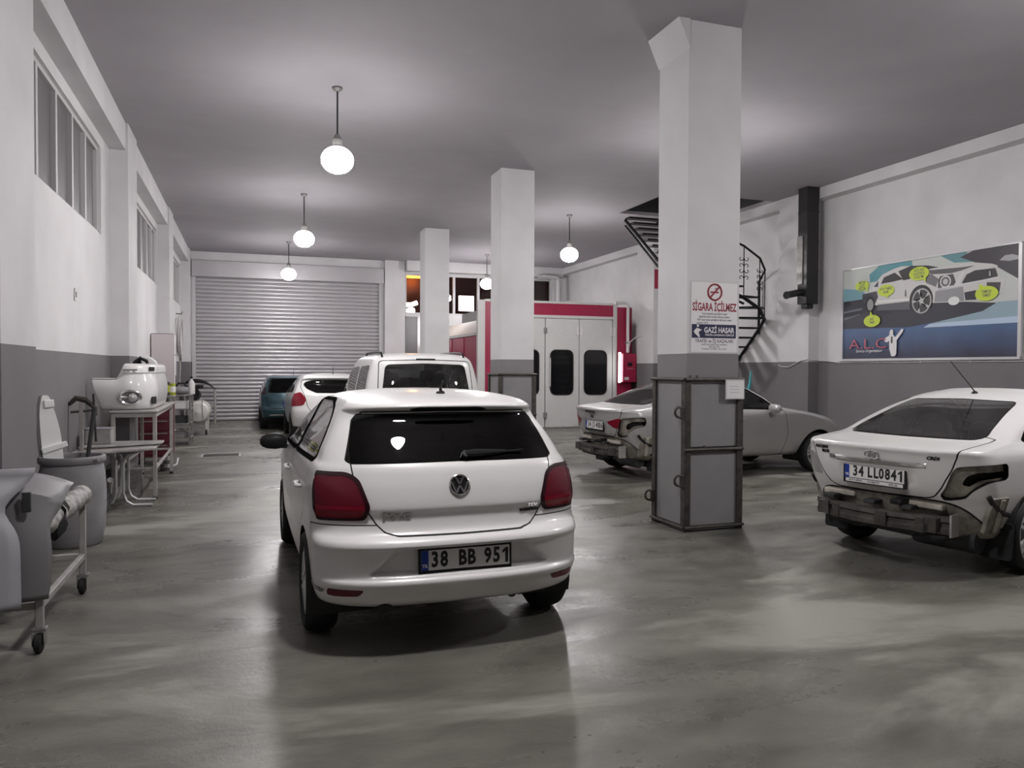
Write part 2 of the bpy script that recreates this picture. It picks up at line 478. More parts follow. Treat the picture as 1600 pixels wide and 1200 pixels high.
# free standing columns
CX0, CX1 = 4.06, 4.66
COLY = [(6.5, 7.06), (12.32, 12.9), (18.2, 18.78)]
for a, b in COLY:
    struct('column', MB().box(CX0, CX1, a, b, 0, CEIL), COLM, smooth=0)
struct('trim_1', MB().prism([(CX0 - .13, 5.0), (CX0, 5.0), (CX0, 4.72)], 6.48, 7.08, Matrix(((1, 0, 0, 0), (0, 0, 1, 0), (0, 1, 0, 0), (0, 0, 0, 1)))), COLM, smooth=0)

# ------------------------------------------------------------------ pendant lamps
def lamp(x, y, label, first=[None]):
    r = thing('pendant_lamp', label, 'lamp', (x, y, CEIL), 0, 'round globe pendant lamps')
    if first[0] is None:
        cup = MB().lathe([(0.0, -0.05), (0.035, -0.05), (0.065, -0.02), (0.065, 0.0)], 16)
        rod = MB().tube([(0, 0, -0.05), (0, 0, -0.60)], 0.011, 8)
        soc = MB().lathe([(0.0, -0.57), (0.03, -0.57), (0.045, -0.61), (0.058, -0.63), (0.058, -0.70), (0.075, -0.725), (0, -0.725)], 18)
        pr = [(0.0, -0.715)] + [(0.195 * math.sin(a) ** 0.92, -0.875 + 0.16 * math.cos(a)) for a in [math.pi * (i + 1) / 13 for i in range(12)]] + [(0.0, -1.04)]
        gl = MB().lathe(pr, 24, close=False)
        first[0] = [mesh('ceiling_cup', cup.v, cup.f, MATS['galv']), mesh('rod', rod.v, rod.f, MATS['dark_trim']),
                    mesh('socket', soc.v, soc.f, MATS['galv']), mesh('globe', gl.v, gl.f, MATS['lit_globe'], 80)]
    for me in first[0]: link(me.name, me, r)
lamp(1.03, 9.5, 'lit globe lamp hanging nearest on the left, above the white hatchback')
lamp(1.04, 15.5, 'lit globe lamp second in the left row, before the shutter')
lamp(1.04, 21.5, 'lit globe lamp farthest in the left row, close to the roller shutter')
lamp(6.72, 15.57, 'lit globe lamp hanging in front of the red paint booth doors')
lamp(6.74, 21.8, 'lit globe lamp beside the column at the far windows')
lamp(6.42, 9.5, 'lit globe lamp hidden behind the column with the poster')
lamp(1.03, 3.5, 'lit globe lamp overhead above the white hatchback tailgate')
lamp(6.72, 3.5, 'lit globe lamp overhead right near the bumperless white saloon')
# ------------------------------------------------------------------ car kit
def pchip(x, xs, ys):
    xs = np.asarray(xs, float); ys = np.asarray(ys, float); h = np.diff(xs); d = np.diff(ys) / h
    m = np.zeros_like(ys); m[0], m[-1] = d[0], d[-1]
    for i in range(1, len(xs) - 1):
        if d[i - 1] * d[i] > 0:
            w1, w2 = 2 * h[i] + h[i - 1], h[i] + 2 * h[i - 1]
            m[i] = (w1 + w2) / (w1 / d[i - 1] + w2 / d[i])
    k = np.clip(np.searchsorted(xs, x) - 1, 0, len(h) - 1); t = (x - xs[k]) / h[k]
    return ((1 + 2 * t) * (1 - t) ** 2 * ys[k] + t * (1 - t) ** 2 * h[k] * m[k] + t * t * (3 - 2 * t) * ys[k + 1] + t * t * (t - 1) * h[k] * m[k + 1])

def resample(P, n):
    d = np.r_[0, np.cumsum(np.linalg.norm(np.diff(P, axis=0), axis=1))]
    t = np.linspace(0, d[-1], n)
    return np.c_[np.interp(t, d, P[:, 0]), np.interp(t, d, P[:, 1])]

def sdpoly(P, poly):
    """signed distance to a 2D polygon, negative inside"""
    poly = np.asarray(poly, float); d = np.full(len(P), 1e9); s = np.ones(len(P))
    for i in range(len(poly)):
        a, b = poly[i], poly[i - 1]; e = b - a; w = P - a
        q = w - e * np.clip((w @ e) / max(e @ e, 1e-12), 0, 1)[:, None]
        d = np.minimum(d, (q * q).sum(1))
        c1 = P[:, 1] >= a[1]; c2 = P[:, 1] < b[1]; c3 = e[0] * w[:, 1] > e[1] * w[:, 0]
        s = np.where((c1 & c2 & c3) | (~c1 & ~c2 & ~c3), -s, s)
    return s * np.sqrt(d)

def rpoly(poly, r, k=5):
    """round the corners of a polygon"""
    out = []; n = len(poly); rr = r if isinstance(r, (list, tuple)) else [r] * n
    for i in range(n):
        p = np.array(poly[i], float); a = np.array(poly[i - 1], float) - p; b = np.array(poly[(i + 1) % n], float) - p
        la, lb = np.linalg.norm(a), np.linalg.norm(b); c = min(rr[i], la * 0.45, lb * 0.45)
        p0, p1 = p + a / la * c, p + b / lb * c
        for j in range(k + 1):
            t = j / k; out.append(tuple((1 - t) ** 2 * p0 + 2 * t * (1 - t) * p + t * t * p1))
    return out

def sym(half):
    """mirror a right-hand outline (bottom centre to top centre) into a full one"""
    return list(half) + [(-x, z) for x, z in half[::-1] if abs(x) > 1e-6]

class Shell:
    """A closed car skin built from horizontal rings, then cut into panels along smooth outlines."""
    def __init__(s, keys, nring=80, ncap=16, nside=26, barrel=0.05):
        K = np.array(keys, float)      # z, w, yr, yf, cr, cf, p
        d = np.diff(K, axis=0)
        t = np.r_[0, np.cumsum(np.sqrt(d[:, 0] ** 2 + d[:, 1] ** 2 + (0.8 * d[:, 2]) ** 2 + (0.25 * d[:, 3]) ** 2) + 1e-4)]
        T = np.linspace(0, t[-1], nring)
        R = np.stack([pchip(T, t, K[:, j]) for j in range(K.shape[1])], 1)
        ymid = (K[:, 2].min() + K[:, 3].max()) / 2; yl = (K[:, 3].max() - K[:, 2].min()) / 2
        V = []
        for z, w, yr, yf, cr, cf, p in R:
            a = np.linspace(0, math.pi / 2, 90)
            x = w * np.sin(a) ** (2 / p)
            rear = resample(np.c_[x, yr + cr * (1 - np.cos(a))], ncap)
            front = resample(np.c_[x, yf - cf * (1 - np.cos(a))], ncap)[::-1]
            side = np.c_[np.full(nside, w), np.linspace(yr + cr, yf - cf, nside + 2)[1:-1]]
            h = np.r_[rear, side, front]
            left = h[1:-1][::-1] * [-1, 1]
            ring = np.r_[h, left]
            ring[:, 0] *= 1 - barrel * ((ring[:, 1] - ymid) / yl) ** 2
            V.append(np.c_[ring, np.full(len(ring), z)])
        n = len(V[0]); m = len(V)
        s.V = np.concatenate(V)
        F = []
        for i in range(m - 1):
            for j in range(n):
                j2 = (j + 1) % n
                F.append((i * n + j, i * n + j2, (i + 1) * n + j2, (i + 1) * n + j))
        h = n // 2
        o = (m - 1) * n
        for j in range(h):       # close the roof left to right
            a_, b_, c_, d_ = o + j, o + j + 1, o + (n - j - 1) % n, o + (n - j) % n
            F.append(tuple(dict.fromkeys((a_, b_, c_, d_))))
        F.append(tuple(range(n))[::-1])
        s.F = [f for f in F if len(f) > 2]
        s.done = {}
        s.opaque = []
    def normals(s):
        V = s.V; N = np.zeros_like(V)
        q = np.array([f if len(f) == 4 else (f[0], f[1], f[2], f[2]) for f in s.F if len(f) <= 4])
        n = np.cross(V[q[:, 2]] - V[q[:, 0]], V[q[:, 3]] - V[q[:, 1]])
        tri = q[:, 2] == q[:, 3]
        n[tri] = np.cross(V[q[tri, 1]] - V[q[tri, 0]], V[q[tri, 2]] - V[q[tri, 0]])
        for k in range(4): np.add.at(N, q[:, k], n)
        s.N = N / np.maximum(np.linalg.norm(N, axis=1), 1e-9)[:, None]
    def ready(s):
        s.normals()
        s.bvh = BVHTree.FromPolygons([Vector(v) for v in s.V], s.F)
    def rear(s, x, z):
        h = s.bvh.ray_cast(Vector((x, -3, z)), Vector((0, 1, 0))); return h[0], (h[1] if h[1].y < 0 else -h[1])
    def side(s, y, z, sg=-1):
        h = s.bvh.ray_cast(Vector((3 * sg, y, z)), Vector((-sg, 0, 0))); return h[0], (h[1] if h[1].x * sg > 0 else -h[1])
    def top(s, x, y):
        h = s.bvh.ray_cast(Vector((x, y, 4)), Vector((0, 0, -1))); return h[0], (h[1] if h[1].z > 0 else -h[1])
    def split(s, f):
        """cut the remaining skin where f crosses zero; returns the faces with f < 0 and keeps the others"""
        f = np.where(np.abs(f) < 2e-4, 2e-4, f); inn = f < 0
        I, O = [], []; new = {}; nv, nn = [], []; base = len(s.V); fl = inn.tolist()
        for fc in s.F:
            b = [fl[i] for i in fc]
            if all(b): I.append(fc); continue
            if not any(b): O.append(fc); continue
            pi, po = [], []
            for k in range(len(fc)):
                i, j = fc[k], fc[(k + 1) % len(fc)]
                (pi if b[k] else po).append(i)
                if fl[i] != fl[j]:
                    key = (min(i, j), max(i, j))
                    if key not in new:
                        t = f[i] / (f[i] - f[j])
                        nv.append(s.V[i] + (s.V[j] - s.V[i]) * t); nn.append(s.N[i] + (s.N[j] - s.N[i]) * t)
                        new[key] = base + len(nv) - 1
                    pi.append(new[key]); po.append(new[key])
            if len(pi) > 2: I.append(tuple(pi))
            if len(po) > 2: O.append(tuple(po))
        if nv:
            s.V = np.r_[s.V, nv]; s.N = np.r_[s.N, nn]
        s.F = O
        return I
    def emit(s, name, F, material, parent, off=0.0, label=None, smooth=True, thick=0.0):
        if not F: return None
        F = list(F)
        idx = sorted({i for f in F for i in f}); mp = {i: k for k, i in enumerate(idx)}
        N = s.N[idx] / np.maximum(np.linalg.norm(s.N[idx], axis=1), 1e-9)[:, None]
        V = s.V[idx] + N * off
        G = [tuple(mp[i] for i in f) for f in F]
        if thick:                      # side walls down to the skin, so that raised lenses have edges
            cnt = {}
            for f in G:
                for k in range(len(f)):
                    e = (f[k], f[(k + 1) % len(f)]); cnt[e] = 1
            b = len(V); extra = {}
            V = list(map(tuple, V)); Nn = list(map(tuple, N))
            for (i, j) in cnt:
                if (j, i) not in cnt:
                    for q in (i, j):
                        if q not in extra:
                            extra[q] = len(V); V.append(tuple(np.array(V[q]) - np.array(Nn[q]) * thick)); Nn.append(Nn[q])
                    G.append((j, i, extra[i], extra[j]))
            N = np.array(Nn)
        me = bpy.data.meshes.new(name); me.from_pydata([tuple(v) for v in V], [], G)
        me.materials.append(MATS[material] if isinstance(material, str) else material)
        me.shade_smooth()
        me.normals_split_custom_set_from_vertices([tuple(n) for n in N])
        o = link(name, me, parent)
        if label: o['label'] = label
        return o
    def cut(s, name, f, material, parent, seam=0.0, off=0.0, label=None, opaque=True, thick=0.0, drop=False):
        """take the region f < 0 out of the skin as a part of its own, with a recessed seam round it"""
        if seam:
            I = s.split(f(s.V) - seam); s2 = s.F; s.F = I
            J = s.split(f(s.V) + seam); s.seamF = getattr(s, 'seamF', []) + s.F; s.F = s2; I = J
        else:
            I = s.split(f(s.V))
        if drop: return None
        if opaque: s.opaque += I
        return s.emit(name, I, material, parent, off, label, thick=thick)

def R_(poly, ymax=1.0, dx=None):          # outline seen from behind
    return lambda V: np.maximum(sdpoly(V[:, [0, 2]], poly), V[:, 1] - ymax)
def S_(poly, sg=-1, xmin=0.3):            # outline seen from the side
    return lambda V: np.maximum(sdpoly(V[:, [1, 2]], poly), xmin - sg * V[:, 0])
def both_(poly, xmin=0.3):
    return lambda V: np.maximum(sdpoly(V[:, [1, 2]], poly), xmin - np.abs(V[:, 0]))
def smooth01(x): 
    x = np.clip(x, 0, 1); return x * x * (3 - 2 * x)

_wheel = {}
def wheel(root, x, y, r, sg, spokes=5, style='alloy', w=0.19):
    key = (round(r, 3), spokes, style)
    if key not in _wheel:
        h = w / 2; q = r - 0.075 if style != 'steel' else r - 0.085
        prof = [(q, -h * .75), (q + .02, -h * .9), (r - .03, -h), (r - .008, -h * .82), (r, -h * .5), (r, h * .5), (r - .008, h * .82), (r - .03, h), (q + .02, h * .9), (q, h * .75), (q - .01, 0)]
        prof.append(prof[0])
        ty = MB().lathe(prof, 40, close=False)
        rim = MB()
        rim.lathe([(q, h * .78), (q - .012, h * .80), (q - .022, h * .62), (q - .03, -h * .6), (0, -h * .6)], 36, close=False)
        if style == 'cover':
            rim.lathe([(q - .02, h * .66), (q * .75, h * .86), (q * .3, h * .92), (0, h * .94)], 36, close=False)
            for k in range(8):
                a = 2 * math.pi * k / 8; ca, sa = math.cos(a), math.sin(a)
                rim.bar((.3 * q * ca, .3 * q * sa, h * .93), (.85 * q * ca, .85 * q * sa, h * .80), .03, .012)
        else:
            rim.lathe([(0.055, h * .45), (0.06, h * .7), (0.04, h * .76), (0, h * .78)], 18, close=False)
            for k in range(spokes):
                for da in (-.12, .12):
                    a = 2 * math.pi * k / spokes; b = a + da
                    rim.bar((.045 * math.cos(a + da * 2), .045 * math.sin(a + da * 2), h * .62), ((q - .015) * math.cos(b), (q - .015) * math.sin(b), h * .58), .03, .028)
        _wheel[key] = (mesh('wheel', ty.v, ty.f, MATS['rubber'], 40), mesh('rim', rim.v, rim.f, MATS['alloy'], 35))
    t, rm = _wheel[key]
    m = Matrix.Translation((x, y, r)) @ Matrix.Rotation(math.pi / 2 * sg, 4, 'Y')
    o = link('wheel', t, root, m); link('rim', rm, o)
    return o

def seat(root, x, y, hz=1.12, mt='cloth_seat'):
    m = MB(); pr = rpoly([(0.0, .30), (.5, .34), (.5, .48), (.12, .46), (-.10, hz - .2), (-.24, hz - .22)], .05, 3)
    m.prism(pr, -.24, .24, Matrix(((0, 0, 1, x), (1, 0, 0, y), (0, 1, 0, 0), (0, 0, 0, 1))))
    o = part('seat', m, mt, root, bevel=.04)
    hd = MB().prism(rpoly([(-.13, 0), (.13, 0), (.11, .19), (-.11, .19)], .05, 4), -.045, .045, Matrix(((1, 0, 0, x), (0, 0, -1, y - .22), (0, 1, 0, hz - .12), (0, 0, 0, 1))))
    part('headrest', hd, mt, o, bevel=.02)

def plate(root, sh, x, z, left, right, w=.52, h=.112, lay=None, tilt=0.0, out=0.02, sub=None, white='plate_white', lift=0.0):
    p, n = sh.rear(x, z)
    m = Matrix.Translation((p.x, p.y - out, p.z)) @ Matrix.Rotation(math.pi / 2 - tilt, 4, 'X')
    fh = h + .028 + lift
    fr = MB().prism(rpoly([(-w / 2 - .013, -h / 2 - .014 - lift), (w / 2 + .013, -h / 2 - .014 - lift), (w / 2 + .013, h / 2 + .014), (-w / 2 - .013, h / 2 + .014)], .01, 3), -.012, .004)
    pl = part('number_plate', fr, 'black_plastic', root, m=m)
    part('plate_face', MB().box(-w / 2, w / 2, -h / 2, h / 2, .004, .006), white, pl, smooth=0)
    part('blue_band', MB().box(-w / 2, -w / 2 + .042, -h / 2, h / 2, .006, .0065), 'plate_blue', pl, smooth=0)
    t = MB()
    a = text_mb('TR', .026, bold=.001); t.add(shift(a, -w / 2 + .021, -h * .28, .007).v, a.f)
    part('country_code', t, 'plate_white', pl, smooth=0)
    for s_, px in lay:
        step = .053; x0 = px - step * (len(s_) - 1) / 2
        for k, ch in enumerate(s_):
            if ch == '1':
                a = MB(); a.v = [(x, y, 0) for x, y in [(-.001, -.043), (.017, -.043), (.017, .043), (.003, .043), (-.018, .026), (-.018, .009), (-.001, .021)]]; a.f = [tuple(range(7))]
            else: a = text_mb(ch, .118 * h / .112, bold=.0044, xscale=.74)
            part('plate_character', shift(a, x0 + k * step, 0, .0072), 'ink_black', pl, smooth=0)
    if sub:
        part('plate_strip', MB().box(-w / 2 + .01, w / 2 - .01, -h / 2 - lift - .004, -h / 2 - .006, .004, .006), 'paper', pl, smooth=0)
        t = MB()
        for s_, px in sub:
            a = text_mb(s_, .02, bold=.0006); t.add(shift(a, px, -h / 2 - lift / 2 - .005, .0066).v, a.f)
        part('dealer_lettering', t, 'ink_black', pl, smooth=0)
    return pl

def badge(root, sh, name, txt, x, z, size, material='chrome', bold=.0012, shear=0.0, xscale=1.0, side=None):
    p, n = sh.rear(x, z)
    zv = n.normalized(); xv = Vector((0, 0, 1)).cross(zv).normalized(); yv = zv.cross(xv)
    m = Matrix((xv, yv, zv)).transposed().to_4x4(); m.translation = p + zv * .003
    return part(name, text_mb(txt, size, bold=bold, extrude=.002, shear=shear, xscale=xscale), material, root, m=m, smooth=0)

def on_rear(sh, x, z, out=0.003):
    p, n = sh.rear(x, z)
    zv = n.normalized(); xv = Vector((0, 0, 1)).cross(zv).normalized(); yv = zv.cross(xv)
    m = Matrix((xv, yv, zv)).transposed().to_4x4(); m.translation = p + zv * out
    return m

def finish(root, sh, paint, glassy=True, liner=True):
    """seams, painted rest of the body, inner lining"""
    sh.opaque += sh.F
    body = sh.emit('body', sh.F, paint, root)
    if getattr(sh, 'seamF', None): sh.emit('panel_gap', sh.seamF, 'seam', root, -.004)
    ztop = sh.V[:, 2].max() - .075
    if liner: sh.emit('inner_lining', [f for f in sh.opaque if max(sh.V[i][2] for i in f) < ztop], 'dark_trim', root, -.022)
    return body

def arch_liners(root, r, ys, xin=.45, xo=.80):
    for y in ys:
        for sg in (-1, 1):
            m = MB(); rows = []
            for x in (xo * sg, xin * sg):
                rows.append([(x, y + r * math.cos(a), .30 + r * math.sin(a)) for a in np.linspace(-.35, math.pi + .35, 22)])
            m.grid(rows)
            b = len(m.v); m.v.append((xin * sg, y, .3))
            for k in range(21): m.f.append((22 + k, 22 + k + 1, b))
            part('arch_liner', m, 'seam', root)

def mirror_cap(root, x, y, z, mt, sg=-1):
    m = MB(); rows = []
    for t, rr in ((0, .35), (.15, .85), (.45, 1.0), (.75, .95), (.92, .7), (1.0, .3)):
        rows.append([(x + sg * (.02 + .21 * t), y - .045 * math.cos(a) * rr - .02 + (.05 * rr if math.cos(a) < 0 else 0), z + .075 * math.sin(a) * rr * (1 - .2 * t)) for a in np.linspace(0, 2 * math.pi, 16, endpoint=False)])
    m.grid(rows, closed=True); m.f.append(tuple(range(16))); m.f.append(tuple(80 + k for k in range(16))[::-1])
    m.bar((x - sg * .08, y + .02, z - .05), (x + sg * .06, y, z - .04), .06, .035)
    return part('wing_mirror', m, mt, root, smooth=50)
# ------------------------------------------------------------------ white hatchback in front
def hatch_front():
    root = thing('hatchback_car', 'white hatchback with tinted rear window parked nearest the viewer on wet floor', 'car', (1.138, 4.80, 0), math.radians(0.6), 'parked cars')
    K = [  # z, half width, rear y, front y, rear corner, front corner, roundness
        (.25, .70, -.50, 2.95, .30, .4, 3.2), (.262, .755, -.575, 3.10, .30, .4, 3.2), (.285, .79, -.625, 3.2, .30, .45, 3.2),
        (.325, .812, -.655, 3.24, .31, .5, 3.1), (.365, .822, -.672, 3.26, .32, .5, 3.0), (.405, .828, -.692, 3.27, .32, .5, 3.0),
        (.422, .830, -.691, 3.27, .32, .5, 3.0), (.440, .831, -.668, 3.27, .31, .5, 3.0), (.54, .835, -.664, 3.27, .31, .5, 3.0), (.588, .836, -.666, 3.27, .31, .5, 3.0),
        (.606, .838, -.690, 3.27, .32, .5, 3.0), (.632, .838, -.684, 3.26, .32, .5, 3.0), (.66, .837, -.650, 3.26, .31, .5, 3.0), (.675, .837, -.622, 3.25, .30, .5, 3.0),
        (.70, .838, -.606, 3.24, .30, .5, 3.0), (.765, .839, -.594, 3.20, .30, .5, 3.0), (.79, .839, -.597, 3.15, .30, .5, 3.0), (.805, .838, -.606, 3.1, .30, .5, 3.0),
        (.90, .832, -.590, 2.9, .30, .5, 3.0), (.98, .812, -.566, 2.5, .29, .5, 3.0), (1.03, .790, -.545, 2.25, .28, .5, 3.1), (1.06, .768, -.522, 2.10, .27, .4, 3.3),
        (1.12, .742, -.474, 1.95, .26, .37, 3.45), (1.20, .700, -.409, 1.82, .25, .35, 3.6), (1.315, .640, -.309, 1.50, .25, .35, 3.6), (1.335, .630, -.306, 1.42, .25, .35, 3.6), (1.352, .62, -.338, 1.36, .26, .35, 3.4),
        (1.372, .608, -.352, 1.30, .27, .35, 3.2), (1.386, .592, -.340, 1.24, .28, .35, 3.0), (1.402, .568, -.288, 1.16, .30, .35, 2.9), (1.420, .525, -.19, 1.08, .34, .35, 2.8),
        (1.438, .44, -.03, .98, .36, .35, 2.6), (1.450, .32, .14, .88, .3, .3, 2.4), (1.456, .16, .30, .75, .2, .2, 2.2), (1.457, .03, .42, .62, .06, .06, 2)]
    sh = Shell(K, nring=185, ncap=52, nside=44, barrel=.045)
    # plate recess in the bumper
    V = sh.V
    tr = [(-.52, .455), (.52, .455), (.37, .60), (-.37, .60)]
    dep = smooth01(-sdpoly(V[:, [0, 2]], tr) / .009) * (V[:, 1] < 0)
    V[:, 1] += .045 * dep
    # shoulder crease along the flanks
    sd = np.exp(-((V[:, 2] - .90) / .03) ** 2) * (np.abs(V[:, 0]) > .6) * (V[:, 1] > -.2)
    V[:, 0] += np.sign(V[:, 0]) * .006 * sd
    sh.ready()
    # lamps, glass and lid
    tl = rpoly([(.53, .752), (.95, .745), (.95, 1.01), (.62, 1.015), (.56, .98), (.505, .825)], [.02, .02, .05, .06, .05, .02])
    for sg in (-1, 1):
        pl = [(sg * x, z) for x, z in tl]
        q = lambda V: np.maximum(sdpoly(V[:, [0, 2]], pl), V[:, 1] + .40 - (V[:, 2] - .75) * .34)
        I = sh.split(q(sh.V)); keep = sh.F; sh.F = I
        inner = [(sg * x, z) for x, z in rpoly([(.548, .768), (.785, .763), (.785, .993), (.625, .996), (.575, .96), (.528, .83)], .03)]
        J = sh.split(sdpoly(sh.V[:, [0, 2]], inner)); rim = sh.F; sh.F = J
        lo = sh.split(sh.V[:, 2] - .83); hi = sh.F; sh.F = keep
        o = sh.emit('tail_light', rim, 'lens_rim', root, .008, thick=.012)
        sh.emit('upper_lens', hi, 'red_lens', o, .005)
        sh.emit('lower_lens', lo, 'red_lens_bright', o, .006)
    g = sym([(0, 1.062), (.60, 1.058), (.628, 1.075), (.565, 1.29), (.535, 1.325), (0, 1.332)])
    sh.cut('rear_window', R_(g, .4), 'tinted_glass', root, seam=.003, opaque=False)
    lid = sym([(0, .664), (.36, .667), (.43, .685), (.475, .73), (.52, .80), (.585, .95), (.597, 1.03), (.60, 1.07), (.54, 1.29), (.51, 1.338), (0, 1.345)])
    sh.cut('tailgate', R_(lid, .4), 'white_paint', root, seam=.004)
    for sg in (-1, 1):
        rf = [(sg * x, z) for x, z in [(.575, .345), (.70, .34), (.735, .345), (.735, .385), (.545, .383)]]
        sh.cut('reflector', R_(rf, -.3), 'red_lens', root, off=.002, thick=.004)
    sh.cut('paint_scuff', R_([(-.86, .352), (-.755, .350), (-.745, .375), (-.80, .384), (-.86, .372)], -.2), 'scuff', root, off=.001)
    sh.cut('exhaust_notch', lambda V: np.maximum(np.hypot(V[:, 0] + .43, V[:, 2] - .245) - .052, V[:, 1] + .2), 'seam', root, drop=True)
    bump = lambda V: np.maximum(np.maximum(V[:, 2] - .725, V[:, 1] + .335), -V[:, 2] + .25)
    sh.cut('rear_bumper', bump, 'white_paint', root, seam=.003)
    # side glass and doors
    gl_r = rpoly([(-.04, 1.055), (.95, 1.03), (.95, 1.372), (.42, 1.382), (.16, 1.33), (-.02, 1.14)], [.05, .02, .02, .1, .12, .06])
    gl_f = rpoly([(1.02, 1.03), (1.98, 1.01), (1.45, 1.33), (1.02, 1.372)], [.02, .03, .12, .02])
    fr_r = rpoly([(-.09, 1.03), (.985, 1.005), (.985, 1.392), (.40, 1.402), (.13, 1.35), (-.06, 1.16)], [.05, .02, .02, .1, .12, .06])
    fr_f = rpoly([(.985, 1.005), (2.05, .985), (1.46, 1.352), (.985, 1.392)], [.01, .03, .12, .01])
    for sg in (-1, 1):
        sh.cut('rear_side_window', S_(gl_r, sg), 'side_glass', root, opaque=False, off=-.003)
        sh.cut('front_side_window', S_(gl_f, sg), 'side_glass', root, opaque=False, off=-.003)
        sh.cut('window_frame', S_(fr_r, sg), 'trim_black', root, off=.001)
        sh.cut('window_frame', S_(fr_f, sg), 'trim_black', root, off=.001)
    for y in (0, 2.47):
        sh.cut('x', lambda V, y=y: np.maximum(np.hypot(V[:, 1] - y, V[:, 2] - .30) - .335, .5 - np.abs(V[:, 0])), 'seam', root, drop=True)
    dr = rpoly([(.36, .28), (1.0, .26), (1.0, 1.0), (-.02, 1.03), (.0, .75), (.22, .62)], .05)
    df = rpoly([(1.02, .26), (1.98, .26), (2.05, .55), (2.02, .98), (1.02, 1.0)], .05)
    for sg in (-1, 1):
        sh.cut('rear_door', S_(dr, sg), 'white_paint', root, seam=.003)
        sh.cut('front_door', S_(df, sg), 'white_paint', root, seam=.003)
    ws = lambda V: np.maximum.reduce([1.07 - V[:, 2], V[:, 2] - 1.385, 1.1 - V[:, 1], np.abs(V[:, 0]) - (.70 - (V[:, 2] - 1.07) * .48)])
    sh.cut('windscreen', ws, 'car_glass', root, opaque=False)
    finish(root, sh, 'white_paint')
    arch_liners(root, .345, (0, 2.47))
    for x, sg in ((-.735, -1), (.735, 1)):
        for y in (0, 2.47): wheel(root, x, y, .30, sg, 5, 'cover')
    # high brake light in the spoiler edge
    pts = [(x, .0) for x in (-.21, .21)]
    bl = MB(); rows = []
    for zz, o in ((1.341, .001), (1.346, .004), (1.362, .004), (1.368, .001)):
        rows.append([])
        for x in np.linspace(-.235, .235, 17):
            lim = 1 - max(0, (abs(x) - .19) / .045) * .75
            z2 = 1.3525 + (zz - 1.3525) * lim
            p, n = sh.rear(x, z2); rows[-1].append((p.x, p.y - o * lim, p.z))
    part('brake_light', bl.grid(rows), 'black_plastic', root, fix=False)
    # round emblem: ring, V over W
    m = on_rear(sh, 0, .93, .0005)
    ring = MB().lathe([(.0, .002), (.052, .002), (.054, .006), (.060, .008), (.064, .004), (.064, 0)], 40, close=False)
    em = part('emblem', MB().lathe([(0, .001), (.054, .001)], 36, close=False), 'black_plastic', root, m=m)
    part('emblem_ring', MB().lathe([(.052, .0), (.053, .006), (.058, .008), (.063, .005), (.064, 0)], 40, close=False), 'chrome', em)
    vw = MB()
    def stroke(a, b, w=.0095): vw.bar((a[0], a[1], .005), (b[0], b[1], .005), w, .006)
    stroke((-.0235, .047), (-.003, .006)); stroke((.0235, .047), (.003, .006))
    stroke((-.049, .020), (-.022, -.046)); stroke((.049, .020), (.022, -.046))
    stroke((-.022, -.046), (0, -.001)); stroke((.022, -.046), (0, -.001))
    part('emblem_letters', vw, 'chrome', em, smooth=0)
    badge(root, sh, 'badge_lettering', 'POLO', -.36, .772, .048, bold=.002, xscale=1.25)
    badge(root, sh, 'badge_lettering', 'TDI', .45, .795, .034, bold=.0015, xscale=1.2)
    badge(root, sh, 'badge_lettering', 'BLUEMOTION', .43, .765, .020, material='black_plastic', bold=.0012)
    plate(root, sh, .02, .527, 0, 0, lay=[('38', -.155), ('BB', .005), ('951', .182)], out=.03, lift=.028, tilt=.03)
    # rear wiper
    w = MB(); p0, n0 = sh.rear(.055, 1.088); p1, n1 = sh.rear(.42, 1.098)
    a, b = p0 + n0 * .022, p1 + n1 * .018
    w.tube([p0 + n0 * .0, p0 + n0 * .03], .022, 12)
    w.tube([a, a.lerp(b, .15), a.lerp(b, .45), a.lerp(b, .7)], [.019, .024, .017, .009], 8)
    w.tube([a.lerp(b, .35) + n0 * -.006, b], .006, 6)
    part('rear_wiper', w, 'black_plastic', root)
    # roof aerial
    p, n = sh.top(0.03, -.02)
    a = MB().lathe([(.032, -.004), (.026, .012), (.010, .02), (.007, .05), (0, .052)], 14, Matrix.Translation(p))
    a.tube([p + Vector((0, 0, .02)), p + Vector((0, -.06, .085))], .005, 6)
    part('roof_aerial', a, 'black_plastic', root)
    for y, z in ((.20, .865), (1.16, .86)):
        p, n = sh.side(y, z, -1)
        hd = MB().tube([p + Vector((.01, -.085, -.004)), p + Vector((-.03, -.06, 0)), p + Vector((-.034, .05, .002)), p + Vector((.01, .085, .002))], [.011, .014, .014, .011], 8)
        part('door_handle', hd, 'white_paint', root)
    p, n = sh.side(1.72, 1.0, -1)
    mirror_cap(root, p.x, 1.72, 1.0, 'black_plastic')
    p, n = sh.side(1.72, 1.0, 1)
    mirror_cap(root, p.x, 1.72, 1.0, 'black_plastic', 1)
    # exhaust, axle beam, towing eye
    u = MB().tube([(-.43, -.50, .235), (-.43, -.2, .24), (-.3, .3, .25)], .03, 12)
    part('exhaust', u, 'dark_trim', root)
    part('rear_axle', MB().tube([(-.65, .05, .26), (.65, .05, .26)], .045, 10), 'black_plastic', root)
    part('towing_eye', MB().tube([(.36 + .022 * math.cos(t), -.48, .245 + .018 * math.sin(t)) for t in np.linspace(0, 2 * math.pi, 12, endpoint=False)], .008, 6, closed=True), 'bare_steel', root)
    for x in (-.36, .36): seat(root, x, 1.0)
    seat(root, -.38, .18, 1.08); seat(root, .38, .18, 1.08); seat(root, 0, .18, 1.05)
    part('parcel_shelf', MB().box(-.5, .5, -.35, -.05, .93, .95), 'dark_trim', root)
    part('dashboard', MB().box(-.62, .62, 1.75, 2.1, .7, .98), 'dark_trim', root, bevel=.04)
hatch_front()
